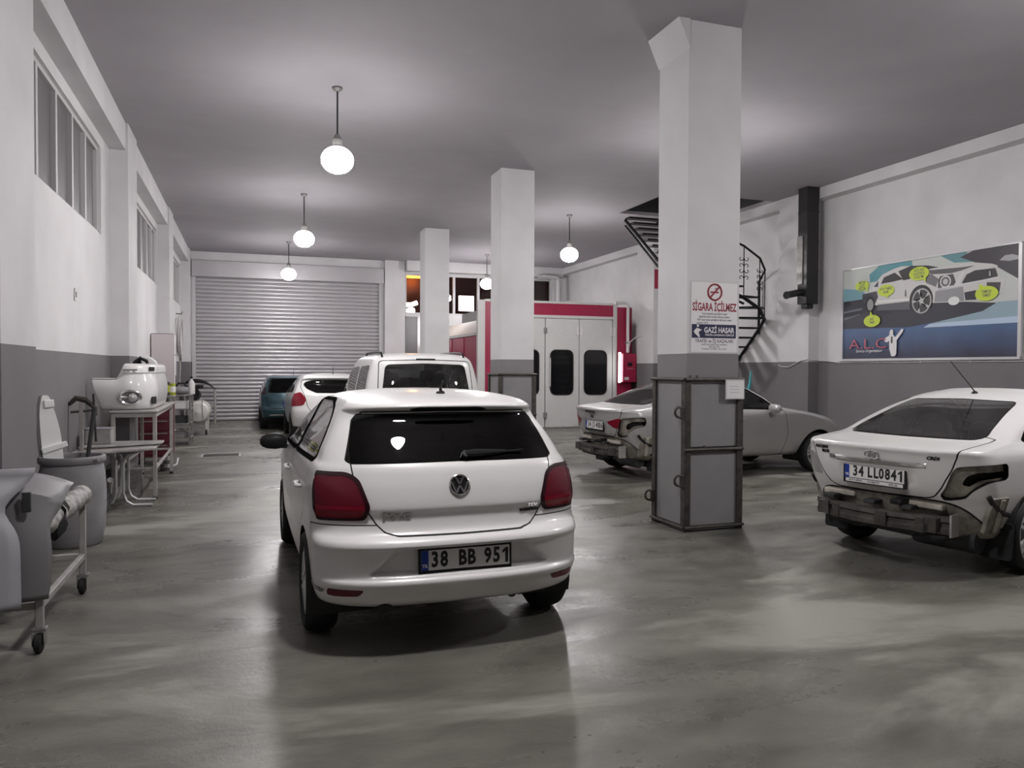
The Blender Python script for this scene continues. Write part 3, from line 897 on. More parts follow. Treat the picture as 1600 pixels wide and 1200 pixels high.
# ------------------------------------------------------------------ two saloons without their rear bumpers
def saloon(root, kx, kz, paint, kind):
    K = [(.27, .66, -.55, 3.05, .25, .4, 3.2), (.30, .72, -.62, 3.2, .25, .45, 3.2), (.42, .79, -.70, 3.34, .26, .5, 3.0), (.50, .815, -.745, 3.38, .28, .5, 3.0),
         (.58, .832, -.79, 3.38, .30, .5, 3.0), (.66, .845, -.845, 3.36, .32, .5, 2.9), (.80, .85, -.895, 3.22, .33, .5, 2.8), (.90, .848, -.915, 2.85, .34, .5, 2.8),
         (.955, .838, -.93, 2.50, .35, .5, 2.8), (.985, .825, -.945, 2.30, .35, .5, 2.8), (1.003, .812, -.935, 2.22, .35, .5, 2.9), (1.018, .80, -.84, 2.15, .33, .4, 3.0),
         (1.038, .785, -.64, 2.08, .30, .4, 3.2), (1.055, .77, -.49, 2.02, .28, .4, 3.3), (1.15, .725, -.22, 1.86, .26, .35, 3.4), (1.28, .66, .16, 1.60, .25, .35, 3.5),
         (1.355, .615, .42, 1.42, .26, .35, 3.4), (1.395, .575, .58, 1.30, .28, .35, 3.0), (1.425, .50, .73, 1.20, .30, .3, 2.7), (1.445, .38, .86, 1.12, .12, .12, 2.4), (1.455, .2, .93, 1.06, .06, .06, 2.2), (1.457, .04, .97, 1.02, .02, .02, 2)]
    K = [(z * kz, w * kx, yr, yf, cr, cf, p) for z, w, yr, yf, cr, cf, p in K]
    sh = Shell(K, nring=120, ncap=26, nside=44, barrel=.05)
    V = sh.V
    Z = lambda P: [(x * kx, z * kz) for x, z in P]
    # number plate recess in the lid
    tr = Z([(-.33, .685), (.33, .685), (.34, .83), (-.34, .83)])
    dep = smooth01(-sdpoly(V[:, [0, 2]], tr) / .02) * (V[:, 1] < 0); V[:, 1] += .02 * dep
    sh.ready()
    g = sym(Z([(0, 1.062), (.55, 1.066), (.60, 1.085), (.485, 1.33), (.455, 1.35), (0, 1.362)]))
    sh.cut('rear_window', R_(rpoly(g, .02, 3), .75), 'tinted_glass' if kind == 'silver' else 'car_glass', root, seam=.004, opaque=False)
    # lamp recesses in the wings
    rec = lambda sg: [(sg * x * kx, z * kz) for x, z in rpoly([(.50, .645), (.55, .71), (.605, .84), (.64, .885), (.98, .925), (.98, .855), (.80, .765), (.72, .70), (.66, .63), (.52, .60)], .015, 2)]
    for sg in (1, -1):
        pr = rec(sg)
        q = lambda V: np.maximum(sdpoly(V[:, [0, 2]], pr), V[:, 1] + (.42 if kind == 'white' else .52))
        if sg == -1 and kind == 'white':
            sh.cut('tail_light', lambda V: np.maximum(q(V), .70 * kz - V[:, 2]), 'clear_lens', root, thick=.01, off=.004)
            continue
        if sg == -1:
            sh.cut('tail_light', lambda V: np.maximum(q(V), .70 * kz - V[:, 2]), 'red_lens', root, thick=.01, off=.004); continue
        I = sh.split(q(sh.V)); keep = sh.F; sh.F = I
        hole = sdpoly(sh.V[:, [0, 2]], Z(rpoly([(.655, .725), (.70, .715), (.76, .77), (.84, .80), (.84, .845), (.76, .84), (.69, .80)], .02, 3)))
        J = sh.split(hole)
        o = sh.emit('lamp_recess', sh.F, 'primer', root, -.035)
        sh.emit('recess_opening', J, 'seam', o, -.09)
        if kind == 'white': pass
        sh.F = keep
    if kind == 'silver':
        for sg in (1, -1):
            lp = [(sg * x * kx, z * kz) for x, z in rpoly([(.36, .82), (.60, .885), (.64, .86), (.585, .745), (.50, .735)], .02, 3)]
            sh.cut('tail_light', R_(lp, 0), 'red_lens_bright', root, off=.006, thick=.012)
    lid = sym(Z([(0, .605), (.40, .612), (.46, .63), (.52, .70), (.605, .85), (.64, .95), (.655, 1.0), (.67, 1.09), (0, 1.10)]))
    sh.cut('boot_lid', R_(rpoly(lid, .02, 3), -.30), paint, root, seam=.005)
    # bare panel behind the missing bumper
    low = lambda V: np.maximum(np.maximum(V[:, 2] - (.60 - .22 * smooth01((V[:, 1] + .80) / .35)) * kz, V[:, 1] + .33), .285 - V[:, 2])
    sh.cut('bare_rear_panel', low, 'primer', root, seam=.006)
    gl_r = rpoly([(-.02, 1.08), (.86, 1.03), (.86, 1.335), (.55, 1.335), (.22, 1.20)], [.04, .02, .02, .1, .1])
    gl_f = rpoly([(.92, 1.03), (1.82, 1.0), (1.30, 1.30), (.92, 1.34)], [.02, .03, .12, .02])
    fr = rpoly([(-.09, 1.06), (.0, 1.03), (.89, 1.0), (1.92, .975), (1.32, 1.325), (.89, 1.362), (.52, 1.36), (.18, 1.225)], [.03, .03, .02, .03, .12, .02, .1, .1])
    k2 = lambda P: [(y, z * kz) for y, z in P]
    for sg in (-1, 1):
        sh.cut('rear_side_window', S_(k2(gl_r), sg), 'tinted_glass' if kind == 'silver' else 'car_glass', root, opaque=False, off=-.003)
        sh.cut('front_side_window', S_(k2(gl_f), sg), 'tinted_glass' if kind == 'silver' else 'car_glass', root, opaque=False, off=-.003)
        sh.cut('window_frame', S_(k2(fr), sg), 'trim_black', root, off=.001)
    wb = 2.57 if kind == 'white' else 2.65
    for y in (0, wb):
        sh.cut('x', lambda V, y=y: np.maximum(np.hypot(V[:, 1] - y, V[:, 2] - .31) - .36, .5 - np.abs(V[:, 0])), 'seam', root, drop=True)
    dr = rpoly([(.40, .28), (.90, .27), (.90, 1.0 * kz), (-.05, 1.03 * kz), (.05, .72), (.28, .60)], .05)
    df = rpoly([(.92, .27), (1.95, .27), (2.02, .6), (1.95, .975 * kz), (.92, 1.0 * kz)], .05)
    for sg in (-1, 1):
        sh.cut('rear_door', S_(dr, sg), paint, root, seam=.004)
        sh.cut('front_door', S_(df, sg), paint, root, seam=.004)
        for y in (.16, 1.08):
            p, n = sh.side(y, .84 * kz, sg)
            part('door_handle', MB().tube([p + Vector((-sg * .01, -.09, 0)), p + Vector((sg * .03, -.06, 0)), p + Vector((sg * .03, .06, 0)), p + Vector((-sg * .01, .09, 0))], [.011, .014, .014, .011], 8), 'chrome' if kind == 'silver' else paint, root)
        p, n = sh.side(1.66, .99 * kz, sg)
        mirror_cap(root, p.x, 1.66, 1.0 * kz, paint, sg)
    ws = lambda V: np.maximum.reduce([1.05 * kz - V[:, 2], V[:, 2] - 1.37 * kz, 1.15 - V[:, 1], np.abs(V[:, 0]) - (.70 - (V[:, 2] - 1.05) * .5) * kx])
    sh.cut('windscreen', ws, 'car_glass', root, opaque=False)
    finish(root, sh, paint)
    arch_liners(root, .36, (0, wb))
    for x, sg in ((-.745 * kx, -1), (.745 * kx, 1)):
        for y in (0, wb): wheel(root, x, y, .31, sg, 8 if kind == 'silver' else 6, 'alloy', .2)
    # bumper beam on brackets, foam and clips that stayed on
    bm_ = MB(); rows = []
    for x in np.linspace(-.62 * kx, .60 * kx, 15):
        y = -.90 + .16 * (x / .62 / kx) ** 2
        rows.append([(x, y, .345), (x, y - .05, .35), (x, y - .055, .385), (x, y - .035, .40), (x, y - .035, .425), (x, y - .055, .44), (x, y - .05, .475), (x, y, .48)])
    bm_.grid(rows, closed=True); bm_.f.append(tuple(range(8))); bm_.f.append(tuple(len(bm_.v) - 8 + k for k in range(8))[::-1])
    beam = part('bumper_beam', bm_, 'bare_steel', root, smooth=20)
    for x in (-.48, .48):
        part('beam_bracket', MB().box(x * kx - .05, x * kx + .05, -.90, -.66, .36, .47), 'bare_steel', root, smooth=0)
    part('beam_end_plate', MB().box(.60 * kx, .615 * kx, -.83, -.72, .33, .50), 'pale_galv', beam, smooth=0)
    for x, dx in ((-.30, .03), (.10, .05), (.42, .035)):
        part('beam_strap', MB().box(x - dx, x + dx, -.965, -.955, .36, .47), 'angle_iron', beam, smooth=0)
    part('under_panel', MB().prism(rpoly([(-.45, .31), (.32, .29), (.30, .36), (-.46, .37)], .02, 2), .80, .83, Matrix(((1, 0, 0, 0), (0, 0, -1, 0), (0, 1, 0, 0), (0, 0, 0, 1)))), 'dark_trim', root)
    for x in (-.42, -.05, .26):
        part('bumper_clip', MB().box(x - .05, x + .05, -.885, -.76, .50, .535), 'dark_trim', root, bevel=.008)
    part('bumper_clip', MB().box(.14, .24, -.90, -.78, .53, .575), 'black_plastic', root, bevel=.01)
    for sg in (-1, 1):
        q, n = sh.side(-.50, .50, sg)
        cp_ = MB().box(-.10, .08, -.15, .14, -.03, .006)
        zv = n.normalized(); yv = Vector((0, 0, 1)); xv = yv.cross(zv).normalized(); yv = zv.cross(xv)
        mm = Matrix((xv, yv, zv)).transposed().to_4x4(); mm.translation = q
        co = part('corner_panel', cp_, 'primer', root, bevel=.005, m=mm)
        part('corner_rib', MB().box(-.02, .03, -.14, .13, .006, .018), 'pale_primer', co, bevel=.01)
    for x0_, x1_, z0_ in ((.16, .52, .545), (-.56, -.25, .55)):
        p_, n_ = sh.rear((x0_ + x1_) / 2 * kx, z0_ * kz)
        part('panel_step', MB().box(x0_ * kx, x1_ * kx, p_.y - .035, p_.y + .03, z0_ - .03, z0_ + .02), 'pale_primer', root, bevel=.012)
    for sg in (-1, 1):
        rl = MB(); pp = [(sg * .845 * kx, -.36, .50), (sg * .83 * kx, -.46, .52), (sg * .80 * kx, -.58, .60), (sg * .79 * kx, -.63, .66)]
        pts = []
        for _, y, z in pp:
            q, n = sh.side(y, z * kz, sg); pts.append(q + n * .01)
        rl.tube(pts, .02, 6)
        part('bumper_rail', rl, 'black_plastic', root)
        q, n = sh.side(-.47, .40, sg)
        part('side_vent', MB().box(q.x - .03 * sg - .01, q.x - .03 * sg + .03, -.52, -.36, .36, .44), 'black_plastic', root, bevel=.008)
        mf = MB().prism(rpoly([(-.14, .13), (.10, .13), (.11, .42), (-.12, .42)], .03, 2), -.31, -.295, Matrix(((1, 0, 0, sg * .72 * kx), (0, 0, 1, -.04), (0, 1, 0, 0), (0, 0, 0, 1))))
        part('mud_flap', mf, 'rubber', root)
    part('exhaust_box', MB().lathe([(0, -.25), (.09, -.25), (.10, -.22), (.10, .22), (.09, .25), (0, .25)], 16, Matrix.Translation((.38, -.48, .27)) @ Matrix.Rotation(math.pi / 2, 4, 'Y')), 'dark_trim', root)
    for x in (-.36, .36): seat(root, x, 1.1)
    for x in (-.4, 0, .4): seat(root, x, .25, 1.10)
    part('parcel_shelf', MB().box(-.6, .6, -.30, .05, .93 * kz, .95 * kz), 'dark_trim', root)
    part('dashboard', MB().box(-.62, .62, 1.75, 2.05, .7, .97), 'dark_trim', root, bevel=.04)
    return sh

def white_saloon():
    root = thing('saloon_car', 'white saloon with its rear bumper and right tail lamp removed, parked under the car poster', 'car', (5.70, 5.10, 0), math.radians(-77), 'parked cars')
    sh = saloon(root, .965, .985, 'white_paint', 'white')
    st = MB(); rows = []
    for zz, o in ((.842, .0), (.85, .022), (.872, .026), (.882, .006)):
        rows.append([(*(sh.rear(x, zz)[0] + Vector((0, -o * (1 - (x / .43) ** 6), 0))),) for x in np.linspace(-.42, .42, 21)])
    part('lid_strip', st.grid(rows), 'chrome', root, fix=False)
    m = on_rear(sh, 0, .915, .004)
    eb = part('emblem', MB().tube([(.062 * math.cos(t), .036 * math.sin(t), .003) for t in np.linspace(0, 2 * math.pi, 32, endpoint=False)], .005, 6, closed=True), 'chrome', root, m=m)
    h = MB()
    h.bar((-.034, -.026, .004), (-.014, .028, .004), .013, .006); h.bar((.014, -.028, .004), (.034, .026, .004), .013, .006); h.bar((-.024, -.006, .004), (.024, .006, .004), .011, .006)
    part('emblem_letter', h, 'chrome', eb, smooth=0)
    badge(root, sh, 'badge_lettering', 'ACCENT', -.50, .935, .036, 'black_plastic', .0015, xscale=1.2)
    badge(root, sh, 'badge_lettering', 'BLUE', -.46, .90, .034, 'black_plastic', .002, xscale=1.1)
    badge(root, sh, 'badge_lettering', 'CRDi', .47, .925, .036, 'black_plastic', .0015, xscale=1.1, shear=.2)
    plate(root, sh, -.01, .755, 0, 0, lay=[('34', -.135), ('LL', -.005), ('0841', .148)], out=.012, lift=.03, sub=[('AUTO SERVIS', -.16), ('OTOMOTIV', .0), ('0352 222', .17)])
    p, n = sh.top(0.0, .66)
    a = MB().lathe([(.03, -.004), (.024, .010), (.012, .02), (0, .024)], 14, Matrix.Translation(p))
    a.tube([p + Vector((0, 0, .015)), p + Vector((.0, -.42, .29))], [.006, .003], 6)
    part('roof_aerial', a, 'black_plastic', root)
white_saloon()

def silver_saloon():
    root = thing('saloon_car', 'silver saloon with no rear bumper standing behind the column that carries the poster', 'car', (5.76, 10.40, 0), math.radians(-86.5), 'parked cars')
    sh = saloon(root, 1.06, 1.015, 'silver_paint', 'silver')
    part('brake_light', MB().prism(rpoly([(-.13, .955), (.13, .955), (.13, .98), (-.13, .98)], .008, 2), .945, .965, Matrix(((1, 0, 0, 0), (0, 0, -1, 0), (0, 1, 0, 0), (0, 0, 0, 1)))), 'black_plastic', root)
    m = on_rear(sh, 0, .895, .004)
    part('emblem', MB().lathe([(0, .004), (.05, .003), (.055, 0)], 28, Matrix.Diagonal((1, .5, 1, 1)), close=False), 'bare_steel', root, m=m)
    plate(root, sh, 0, .765, 0, 0, lay=[('34', -.14), ('JS', -.02), ('4886', .155)], out=.012, lift=.02)
    p, n = sh.top(0, .85)
    a = MB().tube([p, p + Vector((0, -.16, .20))], [.008, .004], 6); part('roof_aerial', a, 'black_plastic', root)
silver_saloon()

# ------------------------------------------------------------------ cars at the back
def hatch(root, keys, win, lid, tails, paint, side_gl, wb=2.65, lens='red_lens_bright', bumper_z=.30, lowmat='black_plastic', glass='tinted_glass', spokes=7):
    sh = Shell(keys, nring=90, ncap=22, nside=36, barrel=.045); sh.ready()
    for sg in (-1, 1):
        pl = [(sg * x, z) for x, z in tails]
        sh.cut('tail_light', lambda V: np.maximum(sdpoly(V[:, [0, 2]], pl), V[:, 1] + .40), lens, root, off=.006, thick=.012)
    sh.cut('rear_window', R_(win, .35), glass, root, seam=.004, opaque=False)
    sh.cut('tailgate', R_(lid, .35), paint, root, seam=.006)
    sh.cut('lower_valance', lambda V: np.maximum(np.maximum(V[:, 2] - bumper_z, V[:, 1] + .36), .24 - V[:, 2]), lowmat, root)
    for sg in (-1, 1):
        for k, pl in enumerate(side_gl):
            sh.cut('side_window', S_(pl, sg), 'side_glass', root, opaque=False, off=-.003)
        fr = np.array([p for q in side_gl for p in q]); 
    for y in (0, wb):
        sh.cut('x', lambda V, y=y: np.maximum(np.hypot(V[:, 1] - y, V[:, 2] - .31) - .36, .5 - np.abs(V[:, 0])), 'seam', root, drop=True)
    top = keys[-1][0]
    ws = lambda V: np.maximum.reduce([1.07 - V[:, 2], V[:, 2] - (top - .09), 1.2 - V[:, 1], np.abs(V[:, 0]) - (.72 - (V[:, 2] - 1.07) * .45)])
    sh.cut('windscreen', ws, 'clear_glass', root, opaque=False)
    finish(root, sh, paint)
    arch_liners(root, .36, (0, wb), xo=keys[5][1] - .06)
    w = max(k[1] for k in keys)
    for x, sg in ((-(w - .105), -1), (w - .105, 1)):
        for y in (0, wb): wheel(root, x, y, .31, sg, spokes, 'alloy', .2)
    for x in (-.36, .36): seat(root, x, 1.1, top - .33)
    for x in (-.38, .38): seat(root, x, .2, top - .36)
    part('dashboard', MB().box(-.62, .62, 1.8, 2.1, .7, .98), 'dark_trim', root, bevel=.04)
    return sh

def van():
    root = thing('van', 'white van with roof rails parked directly ahead of the nearest hatchback', 'van', (2.40, 11.35, 0), math.radians(0), 'parked cars')
    K = [(.25, .76, -.66, 3.2, .22, .4, 3.6), (.28, .82, -.74, 3.4, .22, .5, 3.6), (.42, .875, -.80, 3.5, .24, .5, 3.4), (.60, .893, -.82, 3.52, .24, .5, 3.4), (.66, .895, -.78, 3.5, .22, .5, 3.4),
         (.85, .897, -.775, 3.35, .22, .5, 3.4), (1.0, .893, -.77, 2.9, .22, .5, 3.4), (1.08, .885, -.765, 2.6, .22, .5, 3.4), (1.15, .875, -.755, 2.42, .22, .4, 3.4), (1.35, .84, -.725, 2.05, .22, .4, 3.5),
         (1.55, .795, -.685, 1.75, .22, .4, 3.6), (1.68, .755, -.65, 1.5, .22, .4, 3.6), (1.735, .725, -.62, 1.38, .24, .4, 3.4), (1.775, .67, -.56, 1.28, .26, .4, 3.2), (1.80, .58, -.45, 1.18, .28, .4, 3.0),
         (1.815, .44, -.28, 1.05, .28, .4, 2.8), (1.823, .25, -.05, .85, .2, .3, 2.4), (1.824, .05, .2, .6, .05, .05, 2)]
    win = rpoly(sym([(0, 1.19), (.64, 1.19), (.575, 1.645), (0, 1.665)]), .06, 4)
    lid = rpoly(sym([(0, .64), (.70, .64), (.70, 1.1), (.66, 1.70), (0, 1.72)]), .05, 4)
    sg = [rpoly([(-.42, 1.17), (.42, 1.15), (.42, 1.62), (-.34, 1.64)], .06), rpoly([(.52, 1.15), (1.40, 1.13), (1.40, 1.60), (.52, 1.62)], .05), rpoly([(1.48, 1.12), (2.3, 1.10), (1.80, 1.48), (1.48, 1.59)], .05)]
    sh = hatch(root, K, win, lid, rpoly([(.74, .72), (.95, .72), (.95, 1.25), (.78, 1.25)], .03), 'white_paint', sg, 2.68, glass='clear_glass')
    p, n = sh.rear(0, 1.735)
    part('brake_light', MB().prism(rpoly([(-.14, -.012), (.14, -.012), (.14, .012), (-.14, .012)], .01, 3), 0, .006, on_rear(sh, 0, 1.722, .002)), 'black_plastic', root)
    for s in (-1, 1):
        pts = []
        for y in (-.50, -.42, 0, .5, .95, 1.02):
            q, n = sh.top(s * .60, y); pts.append(q + Vector((0, 0, .0 if y in (-.50, 1.02) else .04)))
        part('roof_rail', MB().tube(pts, .016, 8), 'black_plastic', root)
    plate(root, sh, 0, .86, 0, 0, lay=[('38', -.15), ('FK', -.01), ('204', .17)], out=.01)
    part('door_handle', MB().box(-.12, .12, -.80, -.77, .98, 1.02), 'white_paint', root, bevel=.008)
van()

def white_hatch():
    root = thing('hatchback_car', 'white hatchback with slim curved rear window, half hidden between van and blue car', 'car', (1.72, 16.72, 0), math.radians(0), 'parked cars')
    K = [(.26, .76, -.62, 3.0, .3, .4, 3.2), (.30, .83, -.72, 3.15, .3, .5, 3.1), (.42, .885, -.80, 3.25, .32, .5, 3.0), (.58, .905, -.84, 3.27, .34, .5, 3.0), (.70, .91, -.83, 3.25, .34, .5, 3.0), (.80, .91, -.79, 3.15, .33, .5, 3.0),
         (.95, .895, -.735, 2.9, .32, .5, 3.0), (1.04, .865, -.69, 2.4, .30, .5, 3.0), (1.10, .835, -.62, 2.2, .28, .4, 3.2), (1.20, .785, -.50, 1.95, .28, .4, 3.3), (1.33, .70, -.36, 1.6, .28, .4, 3.3), (1.365, .675, -.38, 1.5, .28, .4, 3.2),
         (1.39, .655, -.40, 1.44, .28, .4, 3.1), (1.405, .63, -.36, 1.4, .28, .4, 3.0), (1.43, .58, -.18, 1.3, .3, .4, 2.8), (1.46, .44, .1, 1.15, .3, .35, 2.6), (1.478, .22, .35, .9, .2, .2, 2.2), (1.48, .04, .55, .7, .05, .05, 2)]
    win = rpoly(sym([(0, 1.075), (.40, 1.08), (.58, 1.16), (.64, 1.245), (.60, 1.30), (.45, 1.335), (0, 1.345)]), .03, 3)
    lid = rpoly(sym([(0, .66), (.48, .66), (.58, .80), (.62, .98), (.70, 1.20), (.66, 1.34), (0, 1.36)]), .04, 4)
    tl = rpoly([(.60, .95), (.70, 1.10), (.96, 1.02), (.96, .80), (.66, .83)], .03, 3)
    sg = [rpoly([(.05, 1.08), (.92, 1.04), (.92, 1.36), (.5, 1.37)], .08), rpoly([(.98, 1.04), (1.95, 1.02), (1.4, 1.33), (.98, 1.36)], .05)]
    sh = hatch(root, K, win, lid, tl, 'white_paint', sg, 2.5, bumper_z=.40)
    p, n = sh.top(-.0, .05)
    part('roof_aerial', MB().tube([p, p + Vector((0, -.05, .16))], [.008, .004], 6), 'black_plastic', root)
    plate(root, sh, 0, .80, 0, 0, lay=[('38', -.15), ('TR', -.01), ('570', .17)], out=.01)
white_hatch()

def blue_hatch():
    root = thing('compact_car', 'dark teal blue compact car parked farthest back before the roller shutter', 'car', (1.12, 20.9, 0), math.radians(0), 'parked cars')
    K = [(.22, .70, -.60, 3.0, .26, .4, 3.4), (.26, .77, -.68, 3.15, .26, .5, 3.4), (.40, .82, -.76, 3.22, .27, .5, 3.2), (.52, .84, -.78, 3.25, .28, .5, 3.2), (.60, .842, -.74, 3.24, .26, .5, 3.2), (.80, .842, -.72, 3.1, .26, .5, 3.2),
         (.90, .835, -.70, 2.7, .26, .5, 3.2), (.96, .82, -.68, 2.4, .25, .5, 3.2), (1.05, .78, -.62, 2.1, .24, .4, 3.4), (1.20, .715, -.52, 1.75, .24, .4, 3.5), (1.30, .665, -.45, 1.5, .24, .4, 3.5), (1.34, .63, -.42, 1.4, .25, .4, 3.2),
         (1.37, .56, -.33, 1.3, .26, .4, 3.0), (1.39, .44, -.15, 1.15, .26, .35, 2.7), (1.40, .22, .15, .9, .2, .2, 2.3), (1.402, .04, .4, .6, .05, .05, 2)]
    win = rpoly(sym([(0, .955), (.66, .955), (.585, 1.31), (0, 1.325)]), .04, 4)
    lid = rpoly(sym([(0, .56), (.60, .56), (.66, .70), (.69, .95), (.62, 1.33), (0, 1.345)]), .04, 4)
    sg = [rpoly([(-.1, .97), (.85, .95), (.85, 1.28), (.1, 1.29)], .06), rpoly([(.92, .95), (1.85, .93), (1.35, 1.24), (.92, 1.28)], .05)]
    sh = hatch(root, K, win, lid, rpoly([(.70, .92), (.92, .92), (.92, 1.22), (.70, 1.15)], .02), 'blue_paint', sg, 2.45, lens='lens_rim', bumper_z=.34)
    plate(root, sh, -.02, .66, 0, 0, lay=[('38', -.15), ('AZ', -.01), ('192', .17)], out=.01, white='paper')
    p, n = sh.top(0, .0)
    part('roof_aerial', MB().tube([p, p + Vector((0, -.06, .16))], [.008, .004], 6), 'black_plastic', root)
    part('bumper_strip', MB().box(-.62, .62, -.80, -.775, .385, .41), 'galv', root, bevel=.006)
blue_hatch()
# ------------------------------------------------------------------ near left: painted bumpers hung on a rolling stand
def roll(c, r, a0, a1, n):
    return [(c[0] + r * math.cos(a), c[1] + r * math.sin(a)) for a in np.linspace(a0, a1, n)]

def caster(par, x, y):
    c = MB().box(x - .035, x + .035, y - .03, y + .03, .115, .135)
    c.box(x - .032, x - .024, y - .045, y + .02, .04, .12).box(x + .024, x + .032, y - .045, y + .02, .04, .12)
    o = part('caster', c, 'galv', par, bevel=.003)
    w_ = MB().lathe([(0, -.02), (.044, -.02), (.055, -.012), (.055, .012), (.044, .02), (0, .02)], 20, Matrix.Translation((x, y - .022, .055)) @ Matrix.Rotation(math.pi / 2, 4, 'Y'))
    part('caster_wheel', w_, 'rubber', o)

SX, SY0, SY1 = -1.11, 4.88, 6.06
st = thing('rolling_stand', 'pale steel rolling stand on casters holding grey bumper covers at the left edge', 'stand', (0, 0, 0))
for x, y in ((SX, SY0), (SX, SY1), (SX - .55, SY0), (SX - .55, SY1)):
    part('leg', MB().box(x - .02, x + .02, y - .02, y + .02, .135, .66), 'pale_galv', st, bevel=.004)
    caster(st, x, y)
for x in (SX, SX - .55):
    part('rail', MB().bar((x, SY0 + .02, .26), (x, SY1 - .02, .26), .035, .04), 'pale_galv', st, bevel=.004)
for y in (SY0, SY1):
    part('rail', MB().bar((SX - .53, y, .26), (SX - .02, y, .26), .035, .04), 'pale_galv', st, bevel=.004)
mat('tape', (0.50, 0.48, 0.46, 1), 0.7, scale=22, col2=(0.16, 0.15, 0.145, 1), bump=0.5, bscale=30)
pad = MB(); rows = []
for k, t in enumerate(np.linspace(0, 1, 15)):
    yy = SY0 + .05 + t * (SY1 - SY0 - .02)
    rr = .062 + .012 * math.sin(k * 2.1) - (.03 if k in (0, 14) else 0)
    rows.append([(SX + rr * math.cos(a), yy, .70 + rr * math.sin(a)) for a in np.linspace(0, 2 * math.pi, 14, endpoint=False)])
pad.grid(rows, closed=True)
part('padded_rail', pad, 'tape', st)
part('padded_rail', shift(MB().tube([(SX - .55, SY0 + .06, .69), (SX - .55, SY1 + .03, .69)], .055, 12), 0), 'tape', st)
rag = MB(); rows = []
for k, t in enumerate(np.linspace(0, 1, 7)):
    rows.append([(SX + (.07 + .014 * math.sin(3 * a + k)) * math.cos(a), 5.16 + .03 * math.sin(2 * a) + .10 * t, .70 - .11 * t * (1 - t) * 2 + (.08 + .02 * math.sin(2 * a + 2 * k)) * math.sin(a)) for a in np.linspace(0, 2 * math.pi, 14, endpoint=False)])
rag.grid(rows, closed=True)
part('tied_rag', rag, 'dark_trim', st)

mat('grey_primer', (0.30, 0.30, 0.315, 1), 0.5, var=0.10, scale=4)
mat('grey_primer_dark', (0.21, 0.205, 0.215, 1), 0.5, var=0.12, scale=4)
def shell_sheet(name, label, rows, mt, th=.006):
    """thin curved cover with real thickness"""
    g = MB().grid(rows)
    o = link(name, mesh(name, g.v, g.f, MATS[mt], 50))
    s_ = o.modifiers.new('thickness', 'SOLIDIFY'); s_.thickness = th
    return tag(o, label, 'car part')
# front cover: flat lighter end that leans out of the picture on the left
rows = []
for t in np.linspace(0, 1, 20):
    z = .30 + .74 * t
    edge = -1.175 + .06 * math.exp(-((t - 1.0) / .18) ** 2) - .075 * math.exp(-((t - .72) / .14) ** 2) + .02 * (1 - t)
    row = []
    for s_ in np.linspace(0, 1, 12):
        x = -1.78 + (edge + 1.78) * s_
        y = 4.70 - .10 * math.sin(math.pi * s_) + .05 * t - .10 * math.exp(-((t - .95) / .12) ** 2) * (-1)
        row.append((x, y, z + .02 * (1 - s_) * (1 if t > .5 else -1)))
    rows.append(row)
shell_sheet('bumper_cover', 'light grey primed bumper cover hanging at the left edge of the picture', rows, 'grey_primer')
# rear cover: darker, with the wheel arch end flaring up and over the padded rail
rows = []
for t in np.linspace(0, 1, 22):
    z = .30 + .73 * t
    if t > .86: z = .30 + .73 * .86 + .075 * math.sin((t - .86) / .14 * math.pi / 2)
    fl = .16 * smooth01((t - .50) / .42)
    row = []
    for s_ in np.linspace(0, 1, 14):
        x = -1.42 + (.36 + fl * .55) * s_ + .02 * math.sin(5 * t)
        y = 4.87 - .06 * math.sin(math.pi * s_ * .9) + .42 * fl * s_ ** 2 + (.25 * (t - .86) / .14 if t > .86 else 0)
        zz = z - (.10 * fl / .16 * s_ ** 3)
        row.append((x, y, zz))
    rows.append(row)
bc = shell_sheet('bumper_cover', 'darker grey primed bumper cover draped over the rail of the rolling stand', rows, 'grey_primer_dark')
part('mounting_tab', MB().box(-1.172, -1.13, 4.793, 4.812, .80, .91), 'dark_trim', bc, bevel=.004)

# ------------------------------------------------------------------ barrel with board and stick
BX, BYY = -1.50, 7.76
br = thing('barrel', 'open blue grey plastic barrel standing beside the wall behind the rolling stand', 'barrel', (BX, BYY, 0))
mat('barrel_plastic', (0.31, 0.305, 0.32, 1), 0.55, var=0.35, scale=3, bump=.1, bscale=12)
part('shell', MB().lathe([(0, .0), (.22, .0), (.24, .02), (.262, .15), (.272, .35), (.272, .50), (.262, .65), (.245, .735), (.235, .74), (.25, .62), (.26, .4), (.25, .1), (.22, .02), (0, .02)], 36, close=False), 'barrel_plastic', br, smooth=45)
part('rim', MB().lathe([(.236, .735), (.258, .735), (.27, .75), (.27, .79), (.26, .80), (.24, .80), (.236, .79), (.236, .735)], 36, close=False), 'grey_primer_dark', br, smooth=45)
part('rim_clamp', MB().box(.20, .235, -.19, -.13, .755, .78), 'galv', br, bevel=.004)
bd = thing('ironing_board', 'long white tapered board standing upright in the plastic barrel', 'board', (BX - .09, BYY + .05, .035), 0)
bd.rotation_euler = (math.radians(-3), math.radians(-4.5), math.radians(34))
face = rpoly([(-.09, 0), (.08, 0), (.078, .98), (.05, 1.16), (.015, 1.31), (-.04, 1.32), (-.078, 1.18), (-.09, .95)], [.01, .01, .1, .1, .03, .03, .1, .1], 4)
mXZ = Matrix(((1, 0, 0, 0), (0, 0, 1, 0), (0, 1, 0, 0), (0, 0, 0, 1)))
mat('board_white', (0.84, 0.84, 0.83, 1), 0.5)
part('panel', MB().prism(face, -.02, .0, mXZ), 'board_white', bd)
part('edge', MB().prism([(x * 1.06 - .012, z) for x, z in face], .0, .014, mXZ), 'grey_primer_dark', bd)
part('top_clip', MB().box(-.04, .045, -.045, -.02, 1.20, 1.27), 'board_white', bd, bevel=.008)
